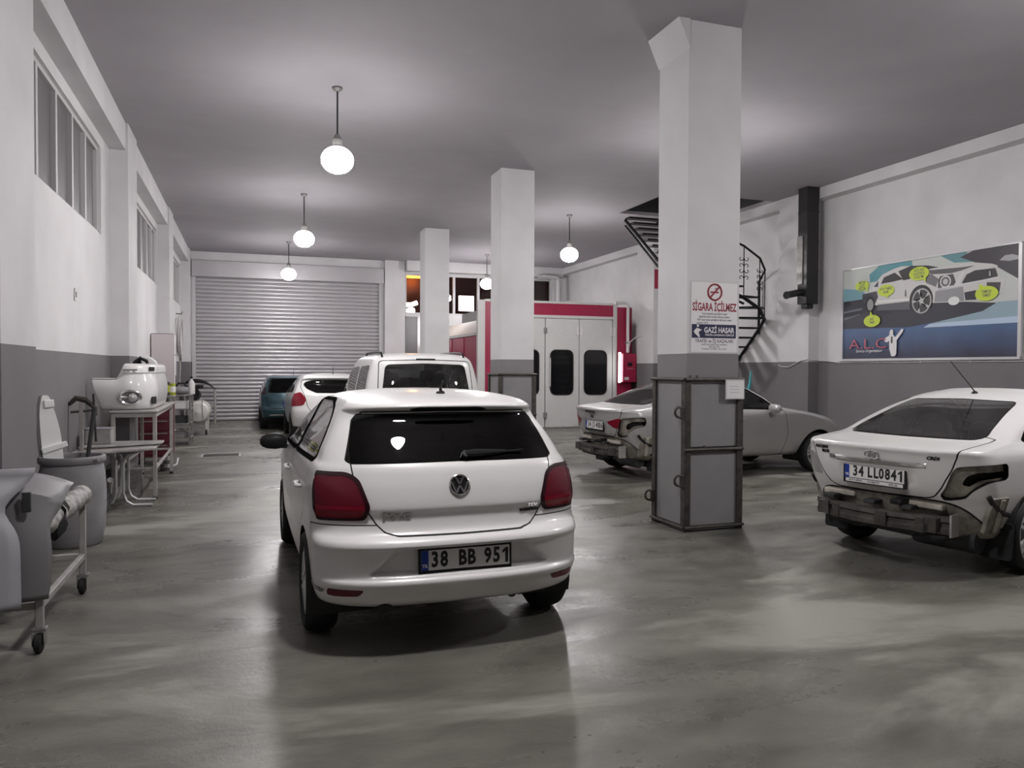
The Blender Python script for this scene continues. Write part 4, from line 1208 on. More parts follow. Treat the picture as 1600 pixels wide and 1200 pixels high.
part('cross_strap', MB().bar((-.10, -.03, .82), (.115, -.03, .86), .03, .05), 'board_white', bd, bevel=.006)
sk = MB().tube([(BX + .10, BYY - .10, .05), (BX + .13, BYY - .02, .80), (BX + .17, BYY + .06, 1.22)], [.016, .018, .02], 8)
o = part('stick', sk, 'dark_trim'); tag(o, 'dark wooden stick leaning out of the plastic barrel toward the tables', 'stick')

# ------------------------------------------------------------------ folding table with tube legs
ft = thing('folding_table', 'low folding table with worn grey top and bent tube legs beside the barrel', 'table', (0, 0, 0))
mat('table_top', (0.36, 0.345, 0.33, 1), 0.5, var=0.4, scale=5)
part('tabletop', MB().prism(rpoly([(-1.78, 9.02), (-1.00, 9.45), (-1.00, 10.0), (-1.78, 10.03)], .03, 3), .66, .69), 'table_top', ft, bevel=.006)
part('folded_leaf', MB().prism(rpoly([(-1.76, 9.35), (-.96, 9.72), (-.955, 10.02), (-1.76, 10.04)], .03, 3), .70, .722), 'table_top', ft, bevel=.005)
for dx in (0, .075):
    for yy, sgy in ((9.60, -1),):
        x = -1.42 + dx
        s_ = -1 if dx == 0 else 1
        pts = [(x + s_ * .22, yy - .02, .655), (x + s_ * .05, yy, .60), (x, yy, .54), (x, yy, .16), (x + s_ * .03, yy, .07), (x + s_ * .10, yy, .025), (x + s_ * .30, yy, .018)]
        part('leg', MB().tube(pts, .016, 10), 'alloy', ft)
        part('leg', MB().tube([(a, b + .38, c_) for a, b, c_ in pts], .016, 10), 'alloy', ft)
bxo = part('storage_box', MB().box(-1.74, -1.47, 9.62, 9.85, .7225, .90), 'pale_galv', bevel=.012)
tag(bxo, 'pale grey box sitting on the folding table below the bumper bench', 'box')
o = part('lid', MB().box(-1.745, -1.465, 9.615, 9.855, .885, .905), 'grey_primer', bxo, bevel=.006)
# clamp tool hanging between wall and bench
cl = thing('clamp_tool', 'dark rusty clamp tool on a pale post between barrel and bumper bench', 'tool', (-1.70, 9.25, .69))
part('post', MB().box(-.018, .018, -.018, .018, 0.0, .52), 'pale_galv', cl, bevel=.003)
part('jaw', MB().tube([(-.12, 0, .50), (-.05, 0, .57), (.05, 0, .55), (.13, 0, .47), (.14, 0, .38)], [.02, .03, .035, .028, .015], 8), 'angle_iron', cl)
part('screw', MB().tube([(-.10, 0, .42), (.14, 0, .44)], .014, 8), 'bare_steel', cl)
part('handle', MB().tube([(.12, -.02, .62), (.14, 0, .10)], .012, 6), 'dark_trim', cl)

# ------------------------------------------------------------------ tall bench with white bumper
bn = thing('work_bench', 'tall pale metal bench carrying the white bumper along the left wall', 'bench', (0, 0, 0))
for x, y in ((-1.07, 10.10), (-1.10, 12.50), (-1.52, 10.10), (-1.50, 12.50)):
    if (x, y) == (-1.50, 12.50): x = -1.50
    part('leg', MB().box(x - .022, x + .022, y - .022, y + .022, 0.03, 1.045), 'pale_galv', bn, bevel=.003)
    part('foot', MB().box(x - .028, x + .028, y - .028, y + .028, 0, .03), 'rubber', bn, smooth=0)
part('bench_top', MB().box(-1.56, -1.04, 10.06, 12.54, 1.05, 1.075), 'pale_galv', bn, bevel=.004)
for a, b in (((-1.07, 10.12), (-1.10, 12.48)), ((-1.52, 10.12), (-1.50, 12.48)), ((-1.50, 10.1), (-1.09, 10.1)), ((-1.48, 12.5), (-1.12, 12.5))):
    part('rail', MB().bar((*a, .37), (*b, .37), .03, .03), 'pale_galv', bn, bevel=.003)
    part('rail', MB().bar((*a, 1.02), (*b, 1.02), .035, .05), 'pale_galv', bn, bevel=.003)
# white bumper: wheel arch end, fog lamp corner, grille openings, running away along the bench
def bumper_path(s_):
    if s_ < .30: t = s_ / .30; return (-1.76 + .36 * t, 10.16 - .02 * t)
    if s_ < .55:
        a = (s_ - .30) / .25 * math.pi / 2; return (-1.40 + .30 * math.sin(a), 10.14 + .32 * (1 - math.cos(a)))
    t = (s_ - .55) / .45; return (-1.10, 10.46 + 1.2 * t)
prof = [(.02, 1.085), (.0, 1.10), (-.015, 1.16), (-.03, 1.24), (-.035, 1.33), (-.02, 1.43), (0.0, 1.50), (.004, 1.52), (-.012, 1.53), (-.006, 1.60), (.03, 1.64)]
rows = []
S_vals = np.linspace(0, 1, 64)
for off_, z in prof:
    row = []
    for s_ in S_vals:
        x, y = bumper_path(s_); x2, y2 = bumper_path(min(1, s_ + .002)); x1, y1 = bumper_path(max(0, s_ - .002))
        d = Vector((x2 - x1, y2 - y1, 0)).normalized(); nrm = Vector((d.y, -d.x, 0))
        z_ = z
        if z > 1.45 and s_ < .30: z_ = z - (z - 1.45) * smooth01((.30 - s_) / .08) * .92
        if s_ < .12: z_ = 1.08 + (z_ - 1.08) * 1.0; x += .12 * (1 - s_ / .12) * smooth01((1.46 - z) / .38) * .9
        row.append((x - nrm.x * off_, y - nrm.y * off_, z_))
    rows.append(row)
bp = shell_sheet('front_bumper', 'white front bumper with round fog lamp lying on the tall metal bench', rows, 'white_paint', .005)
def onb(s_, z, out):
    off_ = np.interp(z, [p_[1] for p_ in prof], [p_[0] for p_ in prof])
    x, y = bumper_path(s_); x2, y2 = bumper_path(s_ + .003); x1, y1 = bumper_path(s_ - .003)
    d = Vector((x2 - x1, y2 - y1, 0)).normalized(); n = Vector((d.y, -d.x, 0))
    m = Matrix((d, Vector((0, 0, 1)), n)).transposed().to_4x4(); m.translation = Vector((x, y, z)) + n * (out - off_); return m
fm = onb(.33, 1.235, .012)
part('fog_recess', MB().lathe([(.085, -.012), (.09, .0), (.082, .006), (.07, -.004), (.0, -.006)], 26, fm @ Matrix.Diagonal((1.45, 1, 1, 1)), close=False), 'chrome', bp)
part('fog_lamp', MB().lathe([(.0, .018), (.03, .015), (.048, .006), (.05, -.004)], 22, fm @ Matrix.Translation((.025, -.005, 0)), close=False), 'clear_lens', bp)
for s_, z, w_, h_ in ((.47, 1.575, .10, .05), (.48, 1.19, .10, .09)):
    part('grille_opening', MB().prism(rpoly([(-w_ / 2, -h_ / 2), (w_ / 2, -h_ / 2), (w_ / 2, h_ / 2), (-w_ / 2, h_ / 2)], .012, 3), 0, .008, onb(s_, z, .006)), 'seam', bp)
part('slot', MB().prism(rpoly([(-.08, -.008), (.08, -.008), (.08, .008), (-.08, .008)], .005, 2), 0, .006, onb(.33, 1.565, .004)), 'grey_primer_dark', bp)
# wing mirror and trim resting on the bumper's far side
mv = thing('mirror_housing', 'black and white curved car mirror shell propped on top behind the white bumper', 'car part', (-1.36, 10.95, 1.08))
arc = [(-.17 + .0, .0)] + [(.17 * math.cos(a), .60 + .16 * math.sin(a)) for a in np.linspace(math.pi, .15, 10)] + [(.24, .56), (.25, 0)]
part('shell', MB().prism([(x + .06, z) for x, z in [(.03 + .15 * math.cos(a), .53 + .13 * math.sin(a)) for a in np.linspace(2.0, -.1, 10)] + [(.18, .46), (.10, .40), (.10, 0), (0.02, 0), (.02, .46)]], -.07, .07, mXZ), 'white_paint', mv, bevel=.015)
part('bracket', MB().tube([(-.06, -.05, .0), (-.05, -.05, .44), (-.02, -.05, .58), (.04, -.05, .63), (.11, -.05, .60), (.16, -.05, .50)], [.02, .025, .03, .03, .03, .02], 8), 'black_plastic', mv)
part('stalk', MB().box(-.02, .05, -.03, .03, 0, .60), 'black_plastic', mv, bevel=.01)

# clutter below the bench
tr = thing('tool_trolley', 'dark red tool trolley standing behind the metal bench', 'trolley', (-1.48, 13.95, 0))
part('cabinet', MB().box(-.26, .28, -.30, .30, .12, .98), 'trolley_red', tr, bevel=.012)
for k in range(4): part('drawer', MB().box(-.24, .26, -.312, -.30, .16 + .2 * k,   .34 + .2 * k), 'trolley_red', tr, bevel=.005)
for k in range(4): part('drawer_handle', MB().box(-.20, .22, -.325, -.312, .30 + .2 * k, .32 + .2 * k), 'galv', tr, bevel=.003)
part('tray_lip', MB().box(-.28, .30, -.32, .32, .98, 1.0), 'grey_primer_dark', tr, bevel=.006)
for x in (-.2, .22):
    for y in (-.24, .24): part('caster', MB().lathe([(0, -.02), (.05, -.02), (.055, 0), (.05, .02), (0, .02)], 16, Matrix.Translation((x, y, .055)) @ Matrix.Rotation(math.pi / 2, 4, 'Y')), 'rubber', tr)
eng = thing('engine_part', 'small metal engine part lying on the floor under the bench near the red trolley', 'car part', (-1.18, 12.9, 0))
part('casting', MB().lathe([(0, 0), (.07, 0), (.09, .05), (.06, .10), (.075, .16), (.04, .22), (0, .22)], 12), 'galv', eng)
part('flange', MB().box(-.11, -.05, -.06, .06, 0, .10), 'angle_iron', eng, bevel=.01)
part('pipe', MB().tube([(.05, 0, .05), (.12, .02, .08), (.14, .05, .18)], .022, 8), 'alloy', eng)
for k, (x, y, w_, h_) in enumerate(((-1.38, 10.8, .10, .34), (-1.69, 10.6, .10, .33), (-1.69, 11.3, .10, .34))):
    o = thing('panel_offcut', ['grey metal panel offcut upright under the bench nearest the tube legs', 'dark panel offcut against the wall under the bench', 'brown panel offcut standing farthest back under the bench'][k], 'panel', (x, y, 0), .2 * k)
    part('sheet', MB().prism(rpoly([(-w_, 0), (w_, 0), (w_ * .8, h_), (-w_ * .9, h_ * .9)], .02, 2), -.012, .012, mXZ), ['galv', 'dark_trim', 'bare_steel'][k], o)
    part('folded_edge', MB().box(-w_, w_, -.04, .012, 0, .02), ['galv', 'dark_trim', 'bare_steel'][k], o, smooth=0)
ps = part('pale_tube', MB().tube([(-1.64, 10.35, .02), (-1.56, 10.0, .12), (-1.50, 9.75, .30)], .035, 10), 'paper'); tag(ps, 'pale cardboard tube leaning on the floor under the folding table', 'tube')
tb = thing('crate', 'dark plastic crate on the floor behind the barrel under the folding table', 'crate', (-1.62, 9.25, 0))
part('crate_body', MB().box(-.16, .16, -.22, .22, 0, .24), 'black_plastic', tb, bevel=.015)
for k in range(3): part('crate_slat', MB().box(.16, .17, -.2, .2, .03 + .07 * k, .07 + .07 * k), 'dark_trim', tb, smooth=0)

# ------------------------------------------------------------------ farther along the left wall
cb = thing('wall_cabinet', 'tall pinkish white wall cabinet with open doors beside the second pillar', 'cabinet', (-1.80, 16.45, 1.27))
mat('pinkish_white', (0.60, 0.54, 0.55, 1), 0.5)
part('side_panel', MB().box(0, .40, 0, .02, 0, .98), 'pinkish_white', cb, bevel=.003)
part('dark_edge', MB().box(-.005, .405, .02, .03, -.01, .99), 'dark_trim', cb, smooth=0)
part('carcass', MB().box(0, .38, .03, .60, 0, .98), 'white_plastic', cb, bevel=.003)
for y0, z0, z1 in ((.04, .16, .56), (.32, .16, .56), (.04, .58, .97), (.32, .58, .97)):
    part('door', MB().box(.38, .40, y0, y0 + .26, z0, z1), 'white_plastic', cb, bevel=.004)
sf = thing('metal_shelf', 'small metal shelf stand under the wall cabinet holding green tins', 'shelf', (-1.80, 15.35, 0))
part('shelf_board', MB().box(0, .50, -.15, .35, 1.05, 1.075), 'pale_galv', sf, bevel=.003)
part('shelf_board', MB().box(0, .50, -.15, .35, .40, .42), 'pale_galv', sf, bevel=.003)
for x in (.03, .47):
    for y in (-.12, .32): part('leg', MB().box(x - .015, x + .015, y - .015, y + .015, 0, 1.05), 'pale_galv', sf, smooth=0)
mat('tin_green', (0.35, 0.38, 0.03, 1), 0.4)
for k, (x, y, h_, lab) in enumerate(((-1.62, 15.30, .19, 'yellow green tin on the shelf end nearest the wall'), (-1.44, 15.32, .25, 'dark green tin with yellow label in the middle of the shelf'), (-1.36, 15.52, .22, 'yellow green tin at the outer rear of the shelf'))):
    o = thing('paint_tin', lab, 'tin', (x, y, 1.075), 0, 'paint tins on the shelf')
    part('can', MB().lathe([(0, 0), (.072, 0), (.074, .005), (.074, h_ - .005), (.07, h_), (0, h_ - .003)], 22), 'dark_trim' if k == 1 else 'tin_green', o)
    part('paper_band', MB().lathe([(.0752, h_ * .25), (.0752, h_ * .75)], 22, close=False), 'tin_green' if k == 1 else 'paper', o)
    part('lid', MB().lathe([(.06, h_), (.06, h_ + .008), (0, h_ + .008)], 22, close=False), 'galv', o)
rk = thing('shelving_rack', 'low steel shelving rack with clutter beyond the red trolley', 'rack', (-1.30, 17.35, 0))
for x in (-.22, .16):
    for y in (-.38, .36): part('upright', MB().box(x - .02, x + .02, y - .02, y + .02, 0, 1.02), 'galv', rk, smooth=0)
for z in (.12, .42, .72, 1.0): part('shelf_board', MB().box(-.24, .18, -.40, .38, z, z + .025), 'galv', rk, bevel=.003)
rk_items = [('storage_box', 'pale box on the upper shelf of the low rack', 'box', (-.04, -.25, .745), (.16, .11, .16), 'white_plastic'), ('storage_box', 'dark box on the middle shelf of the low rack', 'box', (-.04, -.22, .445), (.16, .12, .15), 'dark_trim'), ('storage_box', 'grey box on the low shelf of the low rack', 'box', (-.03, -.2, .145), (.16, .14, .12), 'grey_primer_dark')]
for n_, lab, cat, (dx, dy, dz), (hw, hl, h_), mt in rk_items:
    o = thing(n_, lab, cat, (-1.30 + dx, 17.35 + dy, dz))
    part('carton', MB().box(-hw, hw, -hl, hl, 0, h_ - .02), mt, o, bevel=.006)
    part('lid', MB().box(-hw - .006, hw + .006, -hl - .006, hl + .006, h_ - .02, h_), mt, o, bevel=.004)
o = thing('polishing_machine', 'dark blue grey polishing machine lying on top of the low rack', 'tool', (-1.32, 17.15, 1.026))
part('motor', MB().lathe([(0, -.16), (.07, -.15), (.085, -.05), (.085, .06), (.06, .14), (0, .15)], 16, Matrix.Translation((0, 0, .09)) @ Matrix.Rotation(math.pi / 2, 4, 'Y')), 'barrel_plastic', o)
part('handle', MB().tube([(-.1, 0, .16), (-.05, 0, .24), (.06, 0, .24), (.1, 0, .16)], .018, 8), 'black_plastic', o)
bt = thing('bottle', 'white plastic bottle standing on the end of the low rack', 'bottle', (-1.15, 17.62, 1.026))
part('flask', MB().lathe([(0, 0), (.065, 0), (.07, .02), (.07, .20), (.05, .27), (.022, .30), (.022, .33), (0, .33)], 18), 'white_plastic', bt)
part('cap', MB().lathe([(0, .33), (.026, .33), (.026, .37), (0, .37)], 14), 'black_plastic', bt)
cp = thing('air_compressor', 'cream air compressor tank on wheels before the roller shutter corner', 'compressor', (-1.14, 19.4, 0))
mat('cream_paint', (0.60, 0.58, 0.55, 1), 0.4, coat=.3)
part('tank', MB().lathe([(0, -.62), (.12, -.60), (.21, -.54), (.255, -.45), (.262, -.40), (.262, .40), (.255, .45), (.21, .54), (0, .62)], 28, Matrix.Translation((.02, .35, .54)) @ Matrix.Rotation(math.pi / 2, 4, 'X'), close=False), 'cream_paint', cp)
part('tank_band', MB().lathe([(.264, -.02), (.268, 0), (.264, .02)], 28, Matrix.Translation((.02, .08, .54)) @ Matrix.Rotation(math.pi / 2, 4, 'X'), close=False), 'dark_trim', cp)
part('motor', MB().lathe([(0, -.18), (.12, -.17), (.13, .15), (.06, .2), (0, .2)], 18, Matrix.Translation((-.06, .45, .93)) @ Matrix.Rotation(math.pi / 2, 4, 'X'), close=False), 'dark_trim', cp)
part('flywheel', MB().lathe([(.12, -.02), (.16, -.03), (.16, .03), (.12, .02), (.12, -.02)], 22, Matrix.Translation((-.12, .18, .98)) @ Matrix.Rotation(math.pi / 2, 4, 'X'), close=False), 'black_plastic', cp)
for x in (-.16, .2):
    part('leg', MB().bar((x, -.1, .33), (x, -.1, .08), .04, .04), 'cream_paint', cp)
    part('wheel', MB().lathe([(0, -.02), (.06, -.02), (.07, 0), (.06, .02), (0, .02)], 16, Matrix.Translation((x, -.1, .07)) @ Matrix.Rotation(math.pi / 2, 4, 'Y')), 'rubber', cp)
    part('leg', MB().bar((x, .8, .33), (x, .8, .0), .04, .04), 'cream_paint', cp)
pu = MB().tube([(.12, -.24, .86), (.12, -.24, .62), (.15, -.26, .40)], .012, 6); part('hose', pu, 'pale_galv', cp)
ftb = thing('tube_table', 'thin steel tube table standing right in front of the roller shutter', 'table', (-1.28, 23.3, 0))
for x in (-.40, .38):
    for y in (-.3, .3): part('leg', MB().tube([(x, y, 0), (x, y, 1.02)], .022, 8), 'pale_galv', ftb)
part('tabletop', MB().box(-.44, .43, -.34, .34, 1.02, 1.045), 'pale_galv', ftb, bevel=.004)
for y in (-.3, .3): part('rail', MB().tube([(-.40, y, .52), (.38, y, .52)], .018, 8), 'pale_galv', ftb)
dl = thing('car_part', 'black curved plastic car part lying on the tube table', 'car part', (-1.30, 23.2, 1.045))
rows = []
for t in np.linspace(0, 1, 14):
    rows.append([(-.36 + .80 * t, -.14 - .10 * math.sin(a) - .12 * t * t, .06 + .20 * math.sin(math.pi * min(1, t * .9 + .15)) * (1 - .4 * t) * math.cos(a) - .34 * max(0, t - .72)) for a in np.linspace(-.6, 1.2, 8)])
g = MB().grid(rows); o = part('shell', g, 'black_plastic', dl); s_ = o.modifiers.new('thickness', 'SOLIDIFY'); s_.thickness = .02
part('foot', MB().box(-.34, .1, -.2, .0, 0, .05), 'dark_trim', dl, bevel=.01)
hl = thing('angle_grinder', 'black angle grinder resting on the compressor motor near the shutter', 'tool', (-1.16, 19.72, 1.06))
part('body', MB().tube([(-.16, 0, .06), (.0, 0, .07), (.14, 0, .07)], [.035, .045, .04], 10), 'black_plastic', hl)
part('disc', MB().lathe([(0, -.008), (.10, -.006), (.10, .006), (0, .008)], 22, Matrix.Translation((.15, 0, .05)), close=False), 'dark_trim', hl)
hs = thing('hose_coil', 'pale grey coiled hose hanging on the wall near the roller shutter', 'hose', (-1.79, 22.0, 2.45))
for k in range(4):
    part('loop', MB().tube([(.02 + .03 * k, (.30 + .02 * k) * math.cos(a), (.46 + .03 * k) * math.sin(a) - .04 * k) for a in np.linspace(0, 2 * math.pi, 28, endpoint=False)], .022, 8, closed=True), 'pale_galv' if k % 2 else 'white_plastic', hs)
part('hook', MB().tube([(-.02, 0, .56), (.12, 0, .56), (.14, 0, .62)], .012, 6), 'dark_trim', hs)
part('tail', MB().tube([(.06, .1, -.48), (.07, .12, -.9), (.05, .05, -1.3)], .02, 8), 'pale_galv', hs)
dr = thing('drain_cover', 'small rectangular drain cover set in the floor before the shutter', 'drain', (-.47, 14.75, 0.0))
part('frame', MB().box(-.34, .34, -.30, -.25, 0, .008).box(-.34, .34, .25, .30, 0, .008).box(-.34, -.30, -.25, .25, 0, .008).box(.30, .34, -.25, .25, 0, .008), 'pale_galv', dr, smooth=0)
for k in range(6): part('bar', MB().box(-.30, .30, -.23 + .085 * k, -.19 + .085 * k, .001, .007), 'bare_steel', dr, smooth=0)
sw = thing('wall_socket', 'small white cable outlet high on the wall under the first window', 'socket', (-1.82, 9.6, 2.40))
part('plate', MB().box(0, .012, -.05, .05, -.07, .07), 'frame_white', sw, bevel=.003)
part('switch', MB().box(.012, .02, -.01, .01, -.03, .03), 'grey_primer_dark', sw, bevel=.002)
# ------------------------------------------------------------------ steel guards round the columns
def guard(cx0, cx1, y0, y1, label, zt=1.50):
    g = thing('column_guard', label, 'column guard', (0, 0, 0))
    t, a = .025, .05
    x0, x1, ya, yb = cx0 - t, cx1 + t, y0 - t, y1 + t
    part('sheet_panel', MB().box(x0 + a, x1 - a, ya + .012, y0 - .002, .06, .775), 'sheet_grey', g, smooth=0)
    part('sheet_panel', MB().box(x0 + a, x1 - a, ya + .012, y0 - .002, .835, zt - .02), 'sheet_grey', g, smooth=0)
    part('sheet_panel', MB().box(x0 + .012, cx0 - .002, ya + a, yb - a, .06, zt - .02), 'sheet_grey', g, smooth=0)
    part('sheet_panel', MB().box(cx1 + .002, x1 - .012, ya + a, yb - a, .06, zt - .02), 'sheet_grey', g, smooth=0)
    for x, y, sx, sy in ((x0, ya, 1, 1), (x1, ya, -1, 1), (x0, yb, 1, -1), (x1, yb, -1, -1)):
        m = MB()
        xa, xb = sorted((x - sx * .012, x + sx * .055)); yy = sorted((y - sy * .012, y + sy * .006))
        m.box(xa, xb, yy[0], yy[1], 0.0, zt)
        xx = sorted((x - sx * .012, x + sx * .006)); yc = sorted((y + sy * .006, y + sy * .055))
        m.box(xx[0], xx[1], yc[0], yc[1], 0.0, zt)
        part('corner_angle', m, 'angle_iron', g, smooth=0)
    e = .018
    for z in (.045, .81, zt):
        part('front_rail', MB().tube([(x0 - e + .005, ya - e, z), (x1 + e - .005, ya - e, z)], .017, 8), 'angle_iron', g)
        if z != .81: 
            part('side_rail', MB().tube([(x0 - e, ya - e, z), (x0 - e, yb + e, z)], .017, 8), 'angle_iron', g)
            part('side_rail', MB().tube([(x1 + e, ya - e, z), (x1 + e, yb + e, z)], .017, 8), 'angle_iron', g)
    def ring(c, ax):
        pts = []
        for t_ in np.linspace(0, 2 * math.pi, 16, endpoint=False):
            pts.append((c[0] + ax[0] * .045 * math.cos(t_), c[1] + ax[1] * .045 * math.cos(t_), c[2] + .05 * math.sin(t_)))
        o = part('lifting_ring', MB().tube(pts, .013, 8, closed=True), 'angle_iron', g)
        part('ring_lug', MB().box(c[0] + ax[0] * .03 - .014, c[0] + ax[0] * .03 + .03, c[1] - .014, c[1] + .014, c[2] - .07, c[2] + .05), 'angle_iron', o, bevel=.004)
    if y0 < 7:
        ring((x0 - .065, ya + .005, 1.18), (1, 0)); ring((x0 - .065, ya + .005, .51), (1, 0)); ring((x0 - .065, yb - .03, .28), (1, 0))
        for x, z in ((x0 + .12, zt + .02), (x0 + .21, .83), (x0 + .04, zt + .02)):
            part('bolt', MB().tube([(x, ya - e, z), (x, ya - e, z + .02)], .014, 6), 'bare_steel', g)
    return g
guard(CX0, CX1, *COLY[0], 'rusty steel guard with grey panels and rings round the column with the poster')
guard(CX0, CX1, *COLY[1], 'steel guard with grey panels round the middle column beside the paint booth')

# poster on the near column
pm = face_matrix((4.371, 6.497, 2.115), (1, 0, 0), (0, 0, 1))
ps = thing('poster', 'white no smoking poster with red heading and navy band on the near column', 'poster', m=pm)
PW, PH = .265, .345
mat('ink_red', (0.24, 0.018, 0.032, 1), 0.5); mat('ink_navy', (0.010, 0.012, 0.055, 1), 0.5); mat('ink_grey', (0.10, 0.10, 0.14, 1), 0.5)
part('sheet', MB().box(-PW, PW, -PH, PH, 0, .003), 'paper', ps, smooth=0)
part('sleeve_edge', MB().box(-PW - .012, PW + .012, -PH - .012, PH + .012, -.0012, -.0002), 'frame_white', ps, smooth=0)
part('no_smoking_ring', MB().tube([(.078 * math.cos(a), .250 + .078 * math.sin(a), .004) for a in np.linspace(0, 2 * math.pi, 36, endpoint=False)], .009, 6, closed=True), 'ink_red', ps)
part('no_smoking_bar', MB().bar((-.053, .196, .005), (.053, .304, .005), .018, .003), 'ink_red', ps, smooth=0)
part('cigarette', MB().box(-.05, .045, .240, .257, .0035, .0045), 'ink_red', ps, smooth=0)
part('smoke', MB().tube([(.0, .277, .004), (.012, .290, .004), (.028, .284, .004), (.04, .295, .004)], .004, 5), 'ink_red', ps)
def put(name, txt, x, y, size, mt, parent, **k):
    z = k.pop('z', .0036)
    a = text_mb(txt, size, **k)
    return part(name, shift(a, x, y, z), mt, parent, smooth=0)
put('heading', 'SİGARA İÇİLMEZ', 0, .098, .108, 'ink_red', ps, bold=.0035, xscale=.60)
for k, (t_, w_) in enumerate((('Yasal düzenleme gereğince kapalı', .8), ('alanlarda tütün ürünleri içilmesi yasaktır', .82), ('4207 sayılı kanun gereğince idari para cezası', .82), ('uygulanır 19.01', .8))):
    put('small_print', t_, 0 if k < 3 else -.14, .035 - .03 * k, .027, 'ink_grey', ps, bold=.0006, xscale=w_)
part('navy_band', MB().box(-PW + .006, PW - .014, -.205, -.07, .003, .0036), 'ink_navy', ps, smooth=0)
fg = MB(); fg.v = [(x, y, .0042) for x, y in [(-.198, -.105), (-.222, -.122), (-.238, -.142), (-.225, -.160), (-.195, -.185), (-.178, -.200), (-.165, -.197), (-.172, -.172), (-.182, -.150), (-.165, -.133), (-.140, -.128), (-.148, -.112), (-.172, -.104)]]; fg.f = [tuple(range(11))]
part('figure_mark', fg, 'paper', ps, smooth=0); part('figure_head', flat(ell(-.19, -.085, .013, .013, 16), .0042), 'paper', ps, smooth=0)
put('band_lettering', 'GAZİ HASAR', .055, -.128, .074, 'paper', ps, bold=.0022, xscale=.80, z=.0042)
put('band_small_print', 'YÖNETİM ve DANIŞMANLIK HİZMETLERİ', .06, -.175, .026, 'paper', ps, bold=.0006, xscale=.70, z=.0042)
put('subheading', 'TRAFİK ve İŞ KAZALARI', 0, -.235, .046, 'ink_grey', ps, bold=.001, xscale=.88)
for k, t_ in enumerate(('maddi hasar, bedeni hasar, sakatlanma', '0352 222 0 222', 'Kocasinan / KAYSERİ - Büro tel fax')): put('small_print', t_, 0, -.268 - .022 * k, .023, 'ink_grey', ps, bold=.0004, xscale=.85)
pp = thing('paper_sheet', 'white sheet of paper in a sleeve stuck on the guard corner of the near column', 'paper', m=face_matrix((4.575, 6.43, 1.40), (1, 0, .0), (0, 0, 1)))
part('sheet', MB().box(-.10, .10, -.085, .085, .0, .003), 'paper', pp, smooth=0)
part('sleeve', MB().box(-.11, .11, -.095, .10, -.004, -.001), 'frame_white', pp, smooth=0)
for k in range(3): part('printed_line', MB().box(-.07, .03 + .01 * k, .03 - .03 * k, .034 - .03 * k, .003, .0033), 'grey_primer', pp, smooth=0)

# ------------------------------------------------------------------ billboard on the right wall
bb = thing('billboard', 'framed wide poster of a white sports car with green speech bubbles on the right wall', 'billboard', m=face_matrix((XR - .03, 11.2, 1.80), (0, -1, 0), (0, 0, 1)))
BW, BH = 3.36, 1.60
pb = mat('print_base', (0.055, 0.075, 0.15, 1), 0.4)
nt = pb.node_tree; tc = nt.nodes.new('ShaderNodeTexCoord'); sp = nt.nodes.new('ShaderNodeSeparateXYZ'); rr = nt.nodes.new('ShaderNodeValToRGB')
nz = nt.nodes.new('ShaderNodeTexNoise'); nz.inputs['Scale'].default_value = 2.5; nt.links.new(tc.outputs['Object'], nz.inputs['Vector'])
ma = nt.nodes.new('ShaderNodeMath'); ma.operation = 'MULTIPLY_ADD'; ma.inputs[1].default_value = .25; nt.links.new(nz.outputs['Fac'], ma.inputs[0])
nt.links.new(tc.outputs['Object'], sp.inputs[0]); nt.links.new(sp.outputs['Y'], ma.inputs[2]); nt.links.new(ma.outputs[0], rr.inputs[0]); nt.links.new(rr.outputs[0], nt.nodes['Principled BSDF'].inputs['Base Color'])
e = rr.color_ramp.elements; e[0].position = .08; e[0].color = (.028, .024, .04, 1); e[1].position = .62; e[1].color = (.07, .12, .24, 1)
part('print', MB().box(0, BW, 0, BH, -.01, 0), 'print_base', bb, smooth=0)
f = MB().box(-.03, BW + .035, -.04, 0, -.012, .022).box(-.03, BW + .035, BH, BH + .02, -.012, .022).box(-.025, 0, 0, BH, -.012, .022).box(BW, BW + .05, 0, BH, -.012, .03)
part('frame', f, 'alloy', bb, smooth=0)
LAY = [0.001]
def shape(name, poly, col, rough=.4):
    key = 'print_%02d%02d%02d' % tuple(int(c_ * 99) for c_ in col)
    if key not in MATS: mat(key, (*col, 1), rough)
    LAY[0] += .0004
    poly = [(min(max(x, 0), BW), min(max(y, 0), BH)) for x, y in poly]
    return part(name, flat(poly, LAY[0]), key, bb, smooth=0)
shape('printed_sky', [(0, BH), (BW, BH), (BW, .76), (0, 1.02)], (.50, .53, .50))
shape('printed_sky', [(0, 1.28), (.42, 1.22), (.62, 1.08), (.62, 1.0), (0, 1.0)], (.20, .36, .42))
shape('printed_sky', [(0.60, 1.47), (0.82, BH), (1.5, BH), (1.527, 1.487), (1.236, 1.423), (0.88, 1.342), (0.62, 1.33)], (.09, .27, .31))
shape('printed_sky', [(2.05, BH), (2.5, BH), (2.661, 1.43), (2.3, 1.46)], (.12, .26, .29))
shape('printed_sky', [(2.40, 1.53), (2.62, BH), (BW, BH), (BW, 1.09), (3.029, 1.3), (2.661, 1.417)], (.045, .04, .05))
shape('printed_cloud', [(3.05, 1.40), (3.13, 1.46), (3.25, 1.46), (BW, 1.42), (BW, 1.38), (3.2, 1.37)], (.35, .35, .36))
shape('printed_road', [(0, 1.04), (0.509, 1.055), (3.096, 0.78), (2.793, 0.681), (2.179, 0.585), (1.449, 0.51), (0, 0.548)], (.035, .035, .048))
shape('printed_road', [(0, .86), (.45, .90), (.45, .87), (0, .82)], (.14, .15, .19))
shape('printed_road', [(0, .74), (.40, .80), (.40, .78), (0, .70)], (.11, .12, .16))
